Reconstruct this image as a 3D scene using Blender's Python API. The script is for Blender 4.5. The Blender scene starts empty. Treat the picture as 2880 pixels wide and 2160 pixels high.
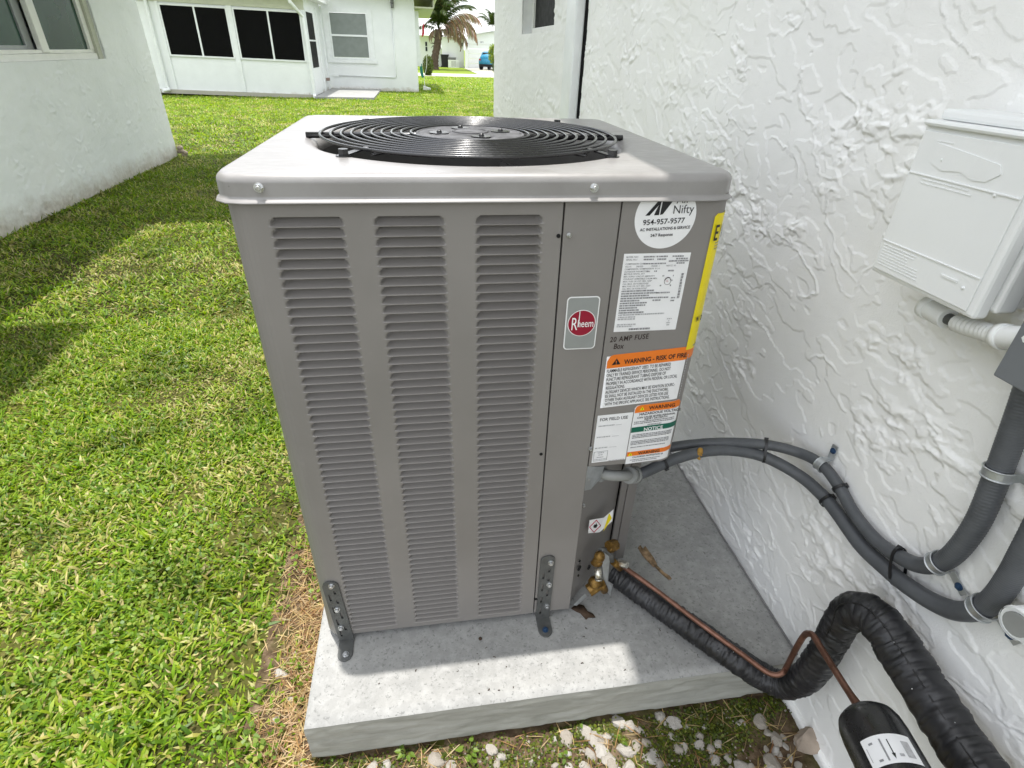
import bpy, math, random
import numpy as np
from mathutils import Vector, Matrix
random.seed(7)
rng = np.random.default_rng(11)
PI = math.pi
SC = bpy.context.scene
COL = SC.collection

# ------------------------------------------------------------------ camera
FPX, YAW, PITCH, ROLL = 1531.7135, .1646, .5497, .0323      # focal length in pixels of a 2880 px wide frame
CAM = np.array([-.0964, -.8053, 1.304])
def cam_axes():
    cy, sy, cp, sp, cr, sr = math.cos(YAW), math.sin(YAW), math.cos(PITCH), math.sin(PITCH), math.cos(ROLL), math.sin(ROLL)
    fwd = np.array([sy*cp, cy*cp, -sp]); right = np.array([cy, -sy, 0.]); up = np.cross(right, fwd)
    return cr*right + sr*up, -sr*right + cr*up, fwd
RGT, UPV, FWD = cam_axes()
cd = bpy.data.cameras.new('camera'); cam = bpy.data.objects.new('camera', cd); COL.objects.link(cam)
cd.sensor_width = 36.; cd.lens = 36.*FPX/2880.; cd.clip_start = .02; cd.clip_end = 1500.
M = Matrix.Identity(4)
for i in range(3):
    M[i][0], M[i][1], M[i][2], M[i][3] = RGT[i], UPV[i], -FWD[i], CAM[i]
cam.matrix_world = M
SC.camera = cam

# ------------------------------------------------------------------ sky, sun, exposure
SUN_TO = Vector((-.045, .082, 1.)).normalized()             # towards the sun (nearly overhead, a little behind the unit)
SUN_EL = math.asin(SUN_TO.z); SUN_AZ = math.atan2(SUN_TO.x, SUN_TO.y)
world = bpy.data.worlds.new('World'); SC.world = world; world.use_nodes = True
wn, wl = world.node_tree.nodes, world.node_tree.links
wn.clear()
wo = wn.new('ShaderNodeOutputWorld'); wb = wn.new('ShaderNodeBackground'); wb.inputs['Strength'].default_value = .15
sky = wn.new('ShaderNodeTexSky'); sky.sky_type = 'NISHITA'; sky.sun_disc = False
sky.sun_elevation = SUN_EL; sky.sun_rotation = SUN_AZ; sky.dust_density = 1.5; sky.ozone_density = 1.2
tc = wn.new('ShaderNodeTexCoord'); nz = wn.new('ShaderNodeTexNoise')
nz.inputs['Scale'].default_value = 3.2; nz.inputs['Detail'].default_value = 7.; nz.inputs['Roughness'].default_value = .58
mp = wn.new('ShaderNodeMapping'); mp.inputs['Scale'].default_value = (1, 1, 2.6)
rp = wn.new('ShaderNodeValToRGB'); rp.color_ramp.elements[0].position = .30; rp.color_ramp.elements[1].position = .56
cl = wn.new('ShaderNodeValToRGB'); cl.color_ramp.elements[0].color = (6.2, 6.4, 6.7, 1); cl.color_ramp.elements[1].color = (13.0, 13.0, 12.9, 1)
cl.color_ramp.elements[0].position = .40; cl.color_ramp.elements[1].position = .68
mx = wn.new('ShaderNodeMixRGB')
wl.new(tc.outputs['Generated'], mp.inputs[0]); wl.new(mp.outputs[0], nz.inputs[0]); wl.new(nz.outputs[0], rp.inputs[0]); wl.new(nz.outputs[0], cl.inputs[0])
wl.new(rp.outputs[0], mx.inputs[0]); wl.new(sky.outputs[0], mx.inputs[1]); wl.new(cl.outputs[0], mx.inputs[2])
wl.new(mx.outputs[0], wb.inputs['Color']); wl.new(wb.outputs[0], wo.inputs[0])
sd = bpy.data.lights.new('sun', 'SUN'); sd.energy = 3.5; sd.angle = math.radians(.8); sd.color = (1., .965, .91)
sun = bpy.data.objects.new('sun', sd); COL.objects.link(sun)
sun.rotation_euler = SUN_TO.to_track_quat('Z', 'Y').to_euler()
SC.view_settings.view_transform = 'Standard'; SC.view_settings.look = 'None'
SC.view_settings.exposure = .74; SC.view_settings.gamma = 1.; SC.view_settings.use_curve_mapping = False
SC.render.engine = 'CYCLES'
SC.cycles.max_bounces = 8; SC.cycles.diffuse_bounces = 5; SC.cycles.glossy_bounces = 4; SC.cycles.transmission_bounces = 6
SC.cycles.transparent_max_bounces = 12

# a point of the photograph carried to a plane of the place (x, y or z held)
def at(px, py, X=None, Y=None, Z=None):
    d = FWD*FPX + RGT*(px-1440) - UPV*(py-1080)
    if X is not None: t = (X-CAM[0])/d[0]
    elif Y is not None: t = (Y-CAM[1])/d[1]
    else: t = (Z-CAM[2])/d[2]
    return Vector(CAM + d*t)
def project(P):
    d = np.asarray(P, float)-CAM; z = d@FWD
    zz = np.where(z < .05, .05, z)
    return 1440+FPX*(d@RGT)/zz, 1080-FPX*(d@UPV)/zz, z

# ------------------------------------------------------------------ noise for carved surfaces
_perm = np.random.default_rng(5).permutation(512)
_perm = np.concatenate([_perm, _perm, _perm])
def pnoise(x, y, s=0):
    xi = np.floor(x).astype(int); yi = np.floor(y).astype(int); xf = x-xi; yf = y-yi
    u = xf*xf*xf*(xf*(xf*6-15)+10); v = yf*yf*yf*(yf*(yf*6-15)+10)
    def g(ix, iy, dx, dy):
        h = _perm[(_perm[(ix+s*37) & 511]+iy) & 511]*(2*PI/512.)
        return np.cos(h)*dx+np.sin(h)*dy
    a = g(xi, yi, xf, yf); b = g(xi+1, yi, xf-1, yf); c = g(xi, yi+1, xf, yf-1); d = g(xi+1, yi+1, xf-1, yf-1)
    return (a*(1-u)+b*u)*(1-v)+(c*(1-u)+d*u)*v*1.0
def fbm(x, y, s=0, o=4, r=.5):
    t = 0; a = 1; f = 1
    for k in range(o):
        t = t+a*pnoise(x*f, y*f, s+k); a *= r; f *= 2.03
    return t
def sstep(a, b, x):
    t = np.clip((x-a)/(b-a), 0, 1); return t*t*(3-2*t)

# ------------------------------------------------------------------ materials
def ramp(nt, src, stops):
    r = nt.nodes.new('ShaderNodeValToRGB'); e = r.color_ramp.elements
    e[0].position, e[0].color = stops[0][0], (*stops[0][1], 1)
    e[1].position, e[1].color = stops[-1][0], (*stops[-1][1], 1)
    for p, c in stops[1:-1]:
        n = e.new(p); n.color = (*c, 1)
    nt.links.new(src, r.inputs[0]); return r.outputs[0]
def noise(nt, scale, detail=5, rough=.55, vec=None, dist=0):
    n = nt.nodes.new('ShaderNodeTexNoise'); n.inputs['Scale'].default_value = scale
    n.inputs['Detail'].default_value = detail; n.inputs['Roughness'].default_value = rough; n.inputs['Distortion'].default_value = dist
    if vec is None:
        vec = nt.nodes.new('ShaderNodeTexCoord').outputs['Object']
    nt.links.new(vec, n.inputs['Vector']); return n.outputs[0]
def mixc(nt, f, a, b, mode='MIX'):
    m = nt.nodes.new('ShaderNodeMixRGB'); m.blend_type = mode
    for i, v in enumerate((f, a, b)):
        if isinstance(v, (int, float)): m.inputs[i].default_value = v
        elif isinstance(v, tuple): m.inputs[i].default_value = (*v, 1)
        else: nt.links.new(v, m.inputs[i])
    return m.outputs[0]
def base(name, col, rough=.5, metal=0., spec=.5):
    m = bpy.data.materials.new(name); m.use_nodes = True
    b = m.node_tree.nodes['Principled BSDF']
    b.inputs['Base Color'].default_value = (*col, 1); b.inputs['Roughness'].default_value = rough
    b.inputs['Metallic'].default_value = metal; b.inputs['Specular IOR Level'].default_value = spec
    return m, m.node_tree, b
def bump(nt, b, h, strength=.3, dist=.002):
    n = nt.nodes.new('ShaderNodeBump'); n.inputs['Strength'].default_value = strength; n.inputs['Distance'].default_value = dist
    nt.links.new(h, n.inputs['Height']); nt.links.new(n.outputs[0], b.inputs['Normal'])
def simple(name, col, rough=.5, metal=0., spec=.5, var=.12, scale=25, bmp=0, bscale=180, bdist=.001):
    """one colour with a little drift in tone and sheen"""
    m, nt, b = base(name, col, rough, metal, spec)
    if var:
        n = noise(nt, scale, 5)
        lo = tuple(max(0, c*(1-var)) for c in col); hi = tuple(min(1, c*(1+var)) for c in col)
        nt.links.new(ramp(nt, n, [(.3, lo), (.7, hi)]), b.inputs['Base Color'])
        r = ramp(nt, noise(nt, scale*1.7, 4), [(.3, (max(.02, rough-.07),)*3), (.7, (min(1, rough+.07),)*3)])
        nt.links.new(r, b.inputs['Roughness'])
    if bmp: bump(nt, b, noise(nt, bscale, 4), bmp, bdist)
    return m

def steel_paint():
    m, nt, b = base('taupe_paint', (.25, .235, .222), .42, 0, .5)
    big = noise(nt, 3.5, 4); fine = noise(nt, 420, 2)
    c = ramp(nt, big, [(.3, (.196, .184, .174)), (.7, (.232, .217, .205))])
    c = mixc(nt, ramp(nt, noise(nt, 60, 6, .7), [(.60, (0, 0, 0)), (.80, (.16, .16, .16))]), c, (.34, .33, .31))
    nt.links.new(c, b.inputs['Base Color'])
    nt.links.new(ramp(nt, big, [(.3, (.36,)*3), (.7, (.5,)*3)]), b.inputs['Roughness'])
    bump(nt, b, fine, .08, .0006)
    return m
def sunlit_cap_paint():  # the body's taupe paint, lightened so its colour carries the top's sunlit brightness
    m, nt, b = base('sunlit_cap_paint', (.34, .33, .325), .30, 0, .6); b.inputs['Coat Weight'].default_value = .35; b.inputs['Coat Roughness'].default_value = .3
    tcn = nt.nodes.new('ShaderNodeTexCoord'); mpn = nt.nodes.new('ShaderNodeMapping'); mpn.inputs['Scale'].default_value = (1, 2.6, 1)
    nt.links.new(tcn.outputs['Object'], mpn.inputs[0])
    n1 = noise(nt, 9, 6, .6, mpn.outputs[0]); n2 = noise(nt, 34, 5, .6, mpn.outputs[0])
    c = ramp(nt, n1, [(.3, (.225, .214, .207)), (.72, (.285, .275, .269))])
    c = mixc(nt, ramp(nt, n2, [(.55, (0, 0, 0)), (.75, (.25, .25, .25))]), c, (.34, .33, .325))
    c = mixc(nt, ramp(nt, noise(nt, 130, 2, .5), [(.74, (0, 0, 0)), (.78, (.5, .5, .5))]), c, (.10, .09, .08))
    nt.links.new(c, b.inputs['Base Color'])
    nt.links.new(ramp(nt, n2, [(.3, (.3,)*3), (.7, (.5,)*3)]), b.inputs['Roughness'])
    bump(nt, b, noise(nt, 260, 3), .06, .0006)
    return m
def stucco(name, dirt_z=None, tint=(.83, .855, .835), bstr=.5, bsc=55, stain=True):
    m, nt, b = base(name, tint, .62, 0, .35)
    tcn = nt.nodes.new('ShaderNodeTexCoord')
    n1 = noise(nt, 2.2, 5, .6); n2 = noise(nt, 14, 5, .6)
    c = ramp(nt, n1, [(.3, tuple(t*.95 for t in tint)), (.7, tuple(min(.9, t*1.03) for t in tint))])
    c = mixc(nt, ramp(nt, n2, [(.55, (0, 0, 0)), (.8, (.18, .18, .18))]), c, tuple(t*.86 for t in tint))
    if stain:
        c = mixc(nt, ramp(nt, noise(nt, 1.1, 3), [(.55, (0, 0, 0)), (.75, (.30, .30, .30))]), c, (.74, .74, .67))
    if dirt_z is not None:
        sp = nt.nodes.new('ShaderNodeSeparateXYZ'); nt.links.new(tcn.outputs['Object'], sp.inputs[0])
        ad = nt.nodes.new('ShaderNodeMath'); ad.operation = 'MULTIPLY_ADD'; nt.links.new(noise(nt, 5, 7, .7), ad.inputs[0]); ad.inputs[1].default_value = -.30
        nt.links.new(sp.outputs[2], ad.inputs[2])
        f = ramp(nt, ad.outputs[0], [(0., (.85, .85, .85)), (dirt_z, (0, 0, 0))])
        m2 = nt.nodes.new('ShaderNodeMath'); m2.operation = 'ADD'; m2.inputs[1].default_value = .13
        nt.links.new(ad.outputs[0], m2.inputs[0])
        f = ramp(nt, m2.outputs[0], [(.0, (.9, .9, .9)), (dirt_z, (0, 0, 0))])
        c = mixc(nt, f, c, ramp(nt, noise(nt, 22, 5), [(.3, (.40, .355, .29)), (.7, (.62, .585, .52))]))
    nt.links.new(c, b.inputs['Base Color'])
    bump(nt, b, noise(nt, bsc, 6, .6, None, .6), bstr, .004)
    return m
def concrete():
    m, nt, b = base('concrete', (.47, .47, .455), .85, 0, .25)
    n1 = noise(nt, 7, 7, .65); n2 = noise(nt, 48, 6, .7); n3 = noise(nt, 150, 3, .6)
    c = ramp(nt, n1, [(.3, (.25, .252, .245)), (.7, (.345, .343, .332))])
    c = mixc(nt, ramp(nt, n2, [(.45, (0, 0, 0)), (.7, (.6, .6, .6))]), c, (.43, .43, .42))
    c = mixc(nt, ramp(nt, n3, [(.57, (0, 0, 0)), (.68, (.7, .7, .7))]), c, (.165, .167, .163))
    nt.links.new(c, b.inputs['Base Color']); bump(nt, b, mixc(nt, .5, n2, n3), .35, .002)
    return m
def concrete_side():
    m, nt, b = base('concrete_side', (.34, .345, .315), .9, 0, .2)
    tcn = nt.nodes.new('ShaderNodeTexCoord'); mpn = nt.nodes.new('ShaderNodeMapping'); mpn.inputs['Scale'].default_value = (1, 1, 4.5)
    nt.links.new(tcn.outputs['Object'], mpn.inputs[0])
    n1 = noise(nt, 9, 7, .6, mpn.outputs[0], .8); n2 = noise(nt, 70, 5, .6)
    c = ramp(nt, n1, [(.32, (.265, .265, .235)), (.5, (.325, .325, .292)), (.7, (.375, .375, .345))])
    c = mixc(nt, ramp(nt, n2, [(.6, (0, 0, 0)), (.75, (.3, .3, .3))]), c, (.20, .21, .18))
    nt.links.new(c, b.inputs['Base Color']); bump(nt, b, n1, .3, .003)
    return m
def grass_mat(name, attr='tint', trans=.45):
    m = bpy.data.materials.new(name); m.use_nodes = True; nt = m.node_tree; nt.nodes.clear()
    o = nt.nodes.new('ShaderNodeOutputMaterial'); a = nt.nodes.new('ShaderNodeAttribute'); a.attribute_name = attr
    d = nt.nodes.new('ShaderNodeBsdfPrincipled'); d.inputs['Roughness'].default_value = .45; d.inputs['Specular IOR Level'].default_value = .4
    t = nt.nodes.new('ShaderNodeBsdfTranslucent'); s = nt.nodes.new('ShaderNodeMixShader'); s.inputs[0].default_value = trans
    h = nt.nodes.new('ShaderNodeHueSaturation'); h.inputs['Value'].default_value = 1.35; h.inputs['Saturation'].default_value = 1.05
    nt.links.new(a.outputs['Color'], d.inputs['Base Color']); nt.links.new(a.outputs['Color'], h.inputs['Color']); nt.links.new(h.outputs[0], t.inputs['Color'])
    nt.links.new(d.outputs[0], s.inputs[1]); nt.links.new(t.outputs[0], s.inputs[2]); nt.links.new(s.outputs[0], o.inputs[0])
    return m
def lawn_soil():
    m, nt, b = base('lawn_soil', (.06, .07, .02), .95, 0, .1)
    n1 = noise(nt, .5, 6, .6); n2 = noise(nt, 60, 6, .7); n3 = noise(nt, 6, 5, .6)
    c = ramp(nt, n2, [(.3, (.014, .014, .005)), (.5, (.045, .045, .014)), (.72, (.13, .11, .045))])
    far = ramp(nt, n3, [(.3, (.115, .18, .018)), (.7, (.19, .26, .03))])
    sp = nt.nodes.new('ShaderNodeSeparateXYZ'); tcn = nt.nodes.new('ShaderNodeTexCoord'); nt.links.new(tcn.outputs['Object'], sp.inputs[0])
    r = nt.nodes.new('ShaderNodeMapRange'); r.inputs[1].default_value = 9; r.inputs[2].default_value = 22; nt.links.new(sp.outputs[1], r.inputs[0])
    c = mixc(nt, r.outputs[0], c, far)
    c = mixc(nt, ramp(nt, n1, [(.45, (0, 0, 0)), (.65, (.35, .35, .35))]), c, (.20, .21, .035))
    nt.links.new(c, b.inputs['Base Color']); bump(nt, b, n2, .6, .01)
    return m
def dirt_mat():
    m, nt, b = base('bed_soil', (.10, .07, .045), .95, 0, .1)
    n1 = noise(nt, 30, 7, .7); n2 = noise(nt, 7, 5)
    c = ramp(nt, n1, [(.3, (.035, .024, .015)), (.5, (.10, .068, .042)), (.72, (.23, .17, .115))])
    c = mixc(nt, ramp(nt, n2, [(.48, (0, 0, 0)), (.66, (.6, .6, .6))]), c, (.075, .085, .022))
    nt.links.new(c, b.inputs['Base Color']); bump(nt, b, n1, .9, .008)
    return m
def stone_mat():
    m, nt, b = base('white_stone', (.66, .63, .58), .8, 0, .25)
    oi = nt.nodes.new('ShaderNodeObjectInfo')
    c = ramp(nt, noise(nt, 22, 6, .65), [(.32, (.17, .145, .11)), (.52, (.34, .31, .27)), (.75, (.47, .455, .425))])
    c = mixc(nt, .35, c, ramp(nt, oi.outputs['Random'], [(0, (.27, .23, .185)), (.5, (.43, .405, .365)), (1, (.54, .535, .52))]))
    nt.links.new(c, b.inputs['Base Color']); bump(nt, b, noise(nt, 60, 6, .7), .5, .003)
    return m
def glass_mat(name, tint=(.022, .055, .038), rough=.03):
    m, nt, b = base(name, tint, rough, 0, .5)
    c = ramp(nt, noise(nt, 1.5, 3), [(.3, tuple(t*.6 for t in tint)), (.7, tuple(t*1.5 for t in tint))])
    nt.links.new(c, b.inputs['Base Color']); b.inputs['IOR'].default_value = 1.42
    return m
def rubber_wrap():
    m, nt, b = base('black_insulation', (.018, .018, .02), .42, 0, .5)
    n = noise(nt, 40, 4); nt.links.new(ramp(nt, n, [(.3, (.30,)*3), (.7, (.55,)*3)]), b.inputs['Roughness'])
    nt.links.new(ramp(nt, noise(nt, 12, 5), [(.35, (.010, .010, .011)), (.7, (.030, .030, .033))]), b.inputs['Base Color'])
    c = noise(nt, 170, 3); bump(nt, b, c, .12, .001)
    return m
def copper_mat():
    m, nt, b = base('dull_copper', (.30, .15, .10), .45, .75, .5)
    nt.links.new(ramp(nt, noise(nt, 26, 6, .7), [(.3, (.10, .05, .032)), (.5, (.19, .095, .066)), (.75, (.30, .16, .12))]), b.inputs['Base Color'])
    return m
def brass_mat():
    m, nt, b = base('stained_brass', (.34, .20, .05), .42, .6, .5)
    nt.links.new(ramp(nt, noise(nt, 60, 6, .7), [(.3, (.05, .028, .008)), (.5, (.19, .105, .022)), (.75, (.36, .23, .07))]), b.inputs['Base Color'])
    return m

MAT = dict(
    paint=steel_paint(), cap=sunlit_cap_paint(), stucco=stucco('stucco_near', None, (.885, .88, .862), .26, 300), stucco_l=stucco('stucco_side', .16, (.85, .88, .865), .45, 60),
    stucco_far=stucco('stucco_back', .10, (.80, .82, .82), .3, 30, False), white=simple('white_paint', (.80, .81, .80), .5, 0, .4, .05, 14, .1, 90),
    frame=simple('ivory_vinyl', (.80, .80, .75), .42, 0, .45, .05, 9), whitemetal=simple('white_metal', (.78, .80, .80), .4, 0, .5, .05, 8),
    concrete=concrete(), cside=concrete_side(), grass=grass_mat('grass_blade'), leaf=grass_mat('weed_leaf', 'tint', .35), soil=lawn_soil(), dirt=dirt_mat(),
    stone=stone_mat(), rock=simple('tan_rock', (.40, .33, .265), .9, 0, .2, .3, 18, .6, 60, .004),
    black=simple('black_paint', (.012, .012, .013), .28, 0, .6, .2, 40), guard=simple('black_coat', (.013, .013, .014), .22, 0, .7, .2, 60), dark=simple('dark_inside', (.012, .012, .012), .8, 0, .2, .2, 20),
    throat=simple('throat_paint', (.10, .097, .092), .5, 0, .4, .15, 12), hub=simple('hub_plate', (.10, .10, .105), .62, .0, .3, .5, 34, .3, 60),
    zinc=simple('zinc', (.62, .63, .64), .3, .9, .5, .18, 120), galv=simple('galvanised', (.50, .52, .53), .42, .8, .5, .2, 35),
    bracket=simple('bracket_steel', (.105, .108, .105), .48, .35, .5, .2, 50, .1, 200), blue=simple('blue_screw', (.02, .055, .12), .5, .2, .5, .2, 90),
    label=simple('label_paper', (.80, .80, .81), .4, 0, .45, .03, 20), labelgrey=simple('badge_grey', (.30, .315, .31), .4, .2, .5, .05, 20),
    ink=simple('black_ink', (.012, .012, .014), .5, 0, .4, 0), greyink=simple('grey_ink', (.26, .26, .27), .5, 0, .4, .2, 300), paleink=simple('pale_ink', (.42, .42, .43), .5, 0, .4, .2, 300),
    marker=simple('marker_ink', (.035, .022, .02), .5, 0, .3, 0), orange=simple('orange_print', (.78, .19, .018), .42, 0, .45, .05, 20), yellow=simple('yellow_print', (.80, .66, .005), .42, 0, .45, .05, 20),
    green=simple('green_print', (.006, .12, .075), .42, 0, .45, .05, 20), red=simple('red_print', (.28, .006, .028), .4, 0, .45, .05, 20), pink=simple('crimson_print', (.45, .02, .06), .4, 0, .4, 0), whiteink=simple('white_ink', (.82, .82, .82), .4, 0, .4, 0),
    conduit=simple('grey_conduit', (.082, .087, .094), .5, 0, .4, .15, 30, .1, 150), pvcgrey=simple('grey_pvc', (.27, .275, .265), .5, 0, .4, .1, 25), wrap=rubber_wrap(), tie=simple('black_nylon', (.010, .010, .011), .35, 0, .5, 0),
    copper=copper_mat(), brass=brass_mat(), drier=simple('black_enamel', (.009, .009, .010), .27, 0, .7, .3, 30, .12, 25, .003), silver=simple('nickel', (.60, .58, .52), .3, .9, .5, .15, 80),
    boxwhite=stucco('box_paint', None, (.78, .79, .785), .12, 45, False), boxgrey=simple('grey_enamel', (.155, .165, .175), .4, 0, .5, .06, 12), glass=glass_mat('window_glass'), mesh_screen=simple('mesh_screen', (.006, .006, .006), .6, 0, .1, .2, 10), screen=simple('dark_screen', (.006, .006, .006), .6, 0, .12, .2, 10),
    foam=simple('amber_foam', (.34, .19, .04), .7, 0, .3, .35, 60, .4, 80), deadleaf=simple('dead_leaf', (.055, .036, .024), .8, 0, .2, .35, 40, .4, 90), rust=simple('rust_leaf', (.30, .205, .12), .85, 0, .2, .5, 70),
    bark=simple('palm_bark', (.10, .074, .055), .95, 0, .15, .35, 6, .8, 12, .03), soffit=simple('soffit', (.55, .56, .46), .6, 0, .3, .05, 5), roof=simple('white_roof', (.80, .80, .79), .6, 0, .3, .05, 3),
    carblue=simple('car_blue', (.03, .22, .36), .25, .2, .6, .04, 3), tyre=simple('tyre_black', (.012, .012, .013), .7, 0, .3, .1, 20), carglass=glass_mat('car_glass', (.015, .02, .025)), lamp_red=simple('tail_red', (.25, .01, .01), .2, 0, .6, 0),
    bin=simple('bin_black', (.014, .014, .015), .5, 0, .4, .1, 10), greybox=simple('grey_cabinet', (.21, .21, .21), .6, 0, .4, .1, 10), teal=simple('teal_plastic', (.02, .20, .16), .5, 0, .4, .1, 10),
    flagred=simple('flag_red', (.45, .03, .05), .7, 0, .2, .05, 10), blind=simple('window_blind', (.19, .215, .20), .35, 0, .6, .1, 6), drive=simple('pale_concrete', (.40, .385, .32), .85, 0, .2, .08, 2), brownbox=simple('brown_box', (.26, .19, .16), .6, 0, .3, .1, 10),
)

_nt = MAT['mesh_screen'].node_tree; _o = [n for n in _nt.nodes if n.type == 'OUTPUT_MATERIAL'][0]; _b = _nt.nodes['Principled BSDF']
_t = _nt.nodes.new('ShaderNodeBsdfTransparent'); _t.inputs[0].default_value = (.55, .55, .55, 1); _m = _nt.nodes.new('ShaderNodeMixShader'); _m.inputs[0].default_value = .42
_nt.links.new(_b.outputs[0], _m.inputs[1]); _nt.links.new(_t.outputs[0], _m.inputs[2]); _nt.links.new(_m.outputs[0], _o.inputs[0])

# ------------------------------------------------------------------ mesh helpers
class MB:
    def __init__(self): self.v = []; self.f = []; self.m = []; self.s = []
    def add(self, vs, fs, mi=0, sm=False):
        o = len(self.v); self.v += [tuple(p) for p in vs]
        for f in fs: self.f.append(tuple(i+o for i in f)); self.m.append(mi); self.s.append(sm)
    def box(self, x0, x1, y0, y1, z0, z1, mi=0):
        vs = [(x, y, z) for z in (z0, z1) for y in (y0, y1) for x in (x0, x1)]
        self.add(vs, [(0, 2, 3, 1), (4, 5, 7, 6), (0, 1, 5, 4), (2, 6, 7, 3), (0, 4, 6, 2), (1, 3, 7, 5)], mi)
    def tube(self, path, r, n=10, mi=0, closed=False, caps=True, sm=True):
        P = [Vector(p) for p in path]; k = len(P); R = r if isinstance(r, (list, tuple, np.ndarray)) else [r]*k
        vs = []; prev = None
        for i, p in enumerate(P):
            if closed: t = P[(i+1) % k]-P[i-1]
            else: t = P[min(i+1, k-1)]-P[max(i-1, 0)]
            if t.length < 1e-9: t = Vector((0, 0, 1))
            t.normalize()
            if prev is None:
                a = Vector((0, 0, 1)) if abs(t.z) < .9 else Vector((1, 0, 0)); u = t.cross(a).normalized()
            else:
                u = prev-t*prev.dot(t)
                u = u.normalized() if u.length > 1e-6 else t.orthogonal().normalized()
            prev = u; w = t.cross(u)
            for j in range(n):
                an = 2*PI*j/n; vs.append(p+(u*math.cos(an)+w*math.sin(an))*float(R[i]))
        fs = []
        for i in range(k if closed else k-1):
            for j in range(n):
                a = i*n+j; b = i*n+(j+1) % n; c = ((i+1) % k)*n+(j+1) % n; d = ((i+1) % k)*n+j; fs.append((a, b, c, d))
        self.add(vs, fs, mi, sm)
        if caps and not closed:
            o = len(self.v)-len(vs)
            self.f.append(tuple(o+j for j in reversed(range(n)))); self.m.append(mi); self.s.append(False)
            self.f.append(tuple(o+(k-1)*n+j for j in range(n))); self.m.append(mi); self.s.append(False)
    def cyl(self, a, b, r, n=16, mi=0, r2=None, sm=True): self.tube([a, b], [r, r if r2 is None else r2], n, mi, sm=sm)
    def ball(self, c, r, mi=0, n=10, sq=(1, 1, 1)):
        vs = []; fs = []
        for i in range(n//2+1):
            th = PI*i/(n//2)
            for j in range(n):
                ph = 2*PI*j/n; vs.append((c[0]+r*sq[0]*math.sin(th)*math.cos(ph), c[1]+r*sq[1]*math.sin(th)*math.sin(ph), c[2]+r*sq[2]*math.cos(th)))
        for i in range(n//2):
            for j in range(n): fs.append((i*n+j, (i+1)*n+j, (i+1)*n+(j+1) % n, i*n+(j+1) % n))
        self.add(vs, fs, mi, True)
    def prism(self, poly, d0, d1, f, mi=0):
        """outline poly (a, b) pushed from depth d0 to d1; f(a, b, d) -> point"""
        n = len(poly); vs = [f(a, b, d0) for a, b in poly]+[f(a, b, d1) for a, b in poly]
        self.add(vs, [tuple(range(n)), tuple(reversed(range(n, 2*n)))]+[(i, i+n, (i+1) % n+n, (i+1) % n) for i in range(n)], mi)
    def mesh(self, name, mats):
        me = bpy.data.meshes.new(name); me.from_pydata([tuple(map(float, p)) for p in self.v], [], self.f)
        for mm in (mats if isinstance(mats, (list, tuple)) else [mats]): me.materials.append(MAT[mm] if isinstance(mm, str) else mm)
        me.polygons.foreach_set('material_index', self.m); me.polygons.foreach_set('use_smooth', self.s)
        me.update(); return me
def link(name, me, parent=None):
    o = bpy.data.objects.new(name, me); COL.objects.link(o)
    if parent is not None:
        o.parent = parent; o.matrix_parent_inverse = pinv(parent)
    return o
def world_of(o):
    m = Matrix.Translation(o.location) @ o.rotation_euler.to_matrix().to_4x4()
    return world_of(o.parent) @ o.matrix_parent_inverse @ m if o.parent else m
def pinv(p): return world_of(p).inverted()
def part(name, mb, mats, parent=None, bevel=0, label=None, auto=None):
    o = link(name, mb.mesh(name, mats), parent)
    if bevel:
        b = o.modifiers.new('edge', 'BEVEL'); b.width = bevel; b.segments = 2; b.limit_method = 'ANGLE'; b.angle_limit = math.radians(40); b.harden_normals = False
    if label: o['label'] = label
    return o
def tag(o, label, cat, group=None):
    o['label'] = label; o['category'] = cat
    if group: o['group'] = group
    return o
def empty(name, loc, label, cat, group=None, rot=(0, 0, 0)):
    o = bpy.data.objects.new(name, None); COL.objects.link(o); o.location = loc; o.rotation_euler = rot; o.empty_display_size = .1
    return tag(o, label, cat, group)
def structure(o): o['kind'] = 'structure'; return o
def stuff(o): o['kind'] = 'stuff'; return o
def npmesh(name, V, F, mats, tint=None, smooth=False):
    """V (n,3), F (m,3 or 4) numpy -> mesh, optional per-vertex colour"""
    me = bpy.data.meshes.new(name); k = F.shape[1]
    me.vertices.add(len(V)); me.vertices.foreach_set('co', np.asarray(V, np.float32).ravel())
    me.loops.add(F.size); me.loops.foreach_set('vertex_index', F.astype(np.int32).ravel())
    me.polygons.add(len(F)); me.polygons.foreach_set('loop_start', np.arange(0, F.size, k, dtype=np.int32)); me.polygons.foreach_set('loop_total', np.full(len(F), k, np.int32))
    me.polygons.foreach_set('use_smooth', np.full(len(F), smooth, bool))
    for mm in (mats if isinstance(mats, (list, tuple)) else [mats]): me.materials.append(MAT[mm])
    if tint is not None:
        a = me.color_attributes.new('tint', 'FLOAT_COLOR', 'POINT'); a.data.foreach_set('color', np.concatenate([tint, np.ones((len(tint), 1))], 1).astype(np.float32).ravel())
    me.update(); me.validate(); return me
def gridfaces(nx, ny):
    i = np.arange(nx-1)[:, None]*ny+np.arange(ny-1)[None, :]; i = i.ravel()
    return np.stack([i, i+ny, i+ny+1, i+1], 1)
def spline(P, n=8, R=None):
    """Catmull-Rom through points; R interpolated alike"""
    P = [Vector(p) for p in P]; out = []; ro = []
    for i in range(len(P)-1):
        p0 = P[i-1] if i else P[0]*2-P[1]; p1 = P[i]; p2 = P[i+1]; p3 = P[i+2] if i+2 < len(P) else P[-1]*2-P[-2]
        for k in range(n):
            t = k/n; out.append(.5*((2*p1)+(p2-p0)*t+(2*p0-5*p1+4*p2-p3)*t*t+(-p0+3*p1-3*p2+p3)*t**3))
            if R: ro.append(R[i]*(1-t)+R[i+1]*t)
    out.append(P[-1])
    if R: ro.append(R[-1]); return out, ro
    return out
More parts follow.
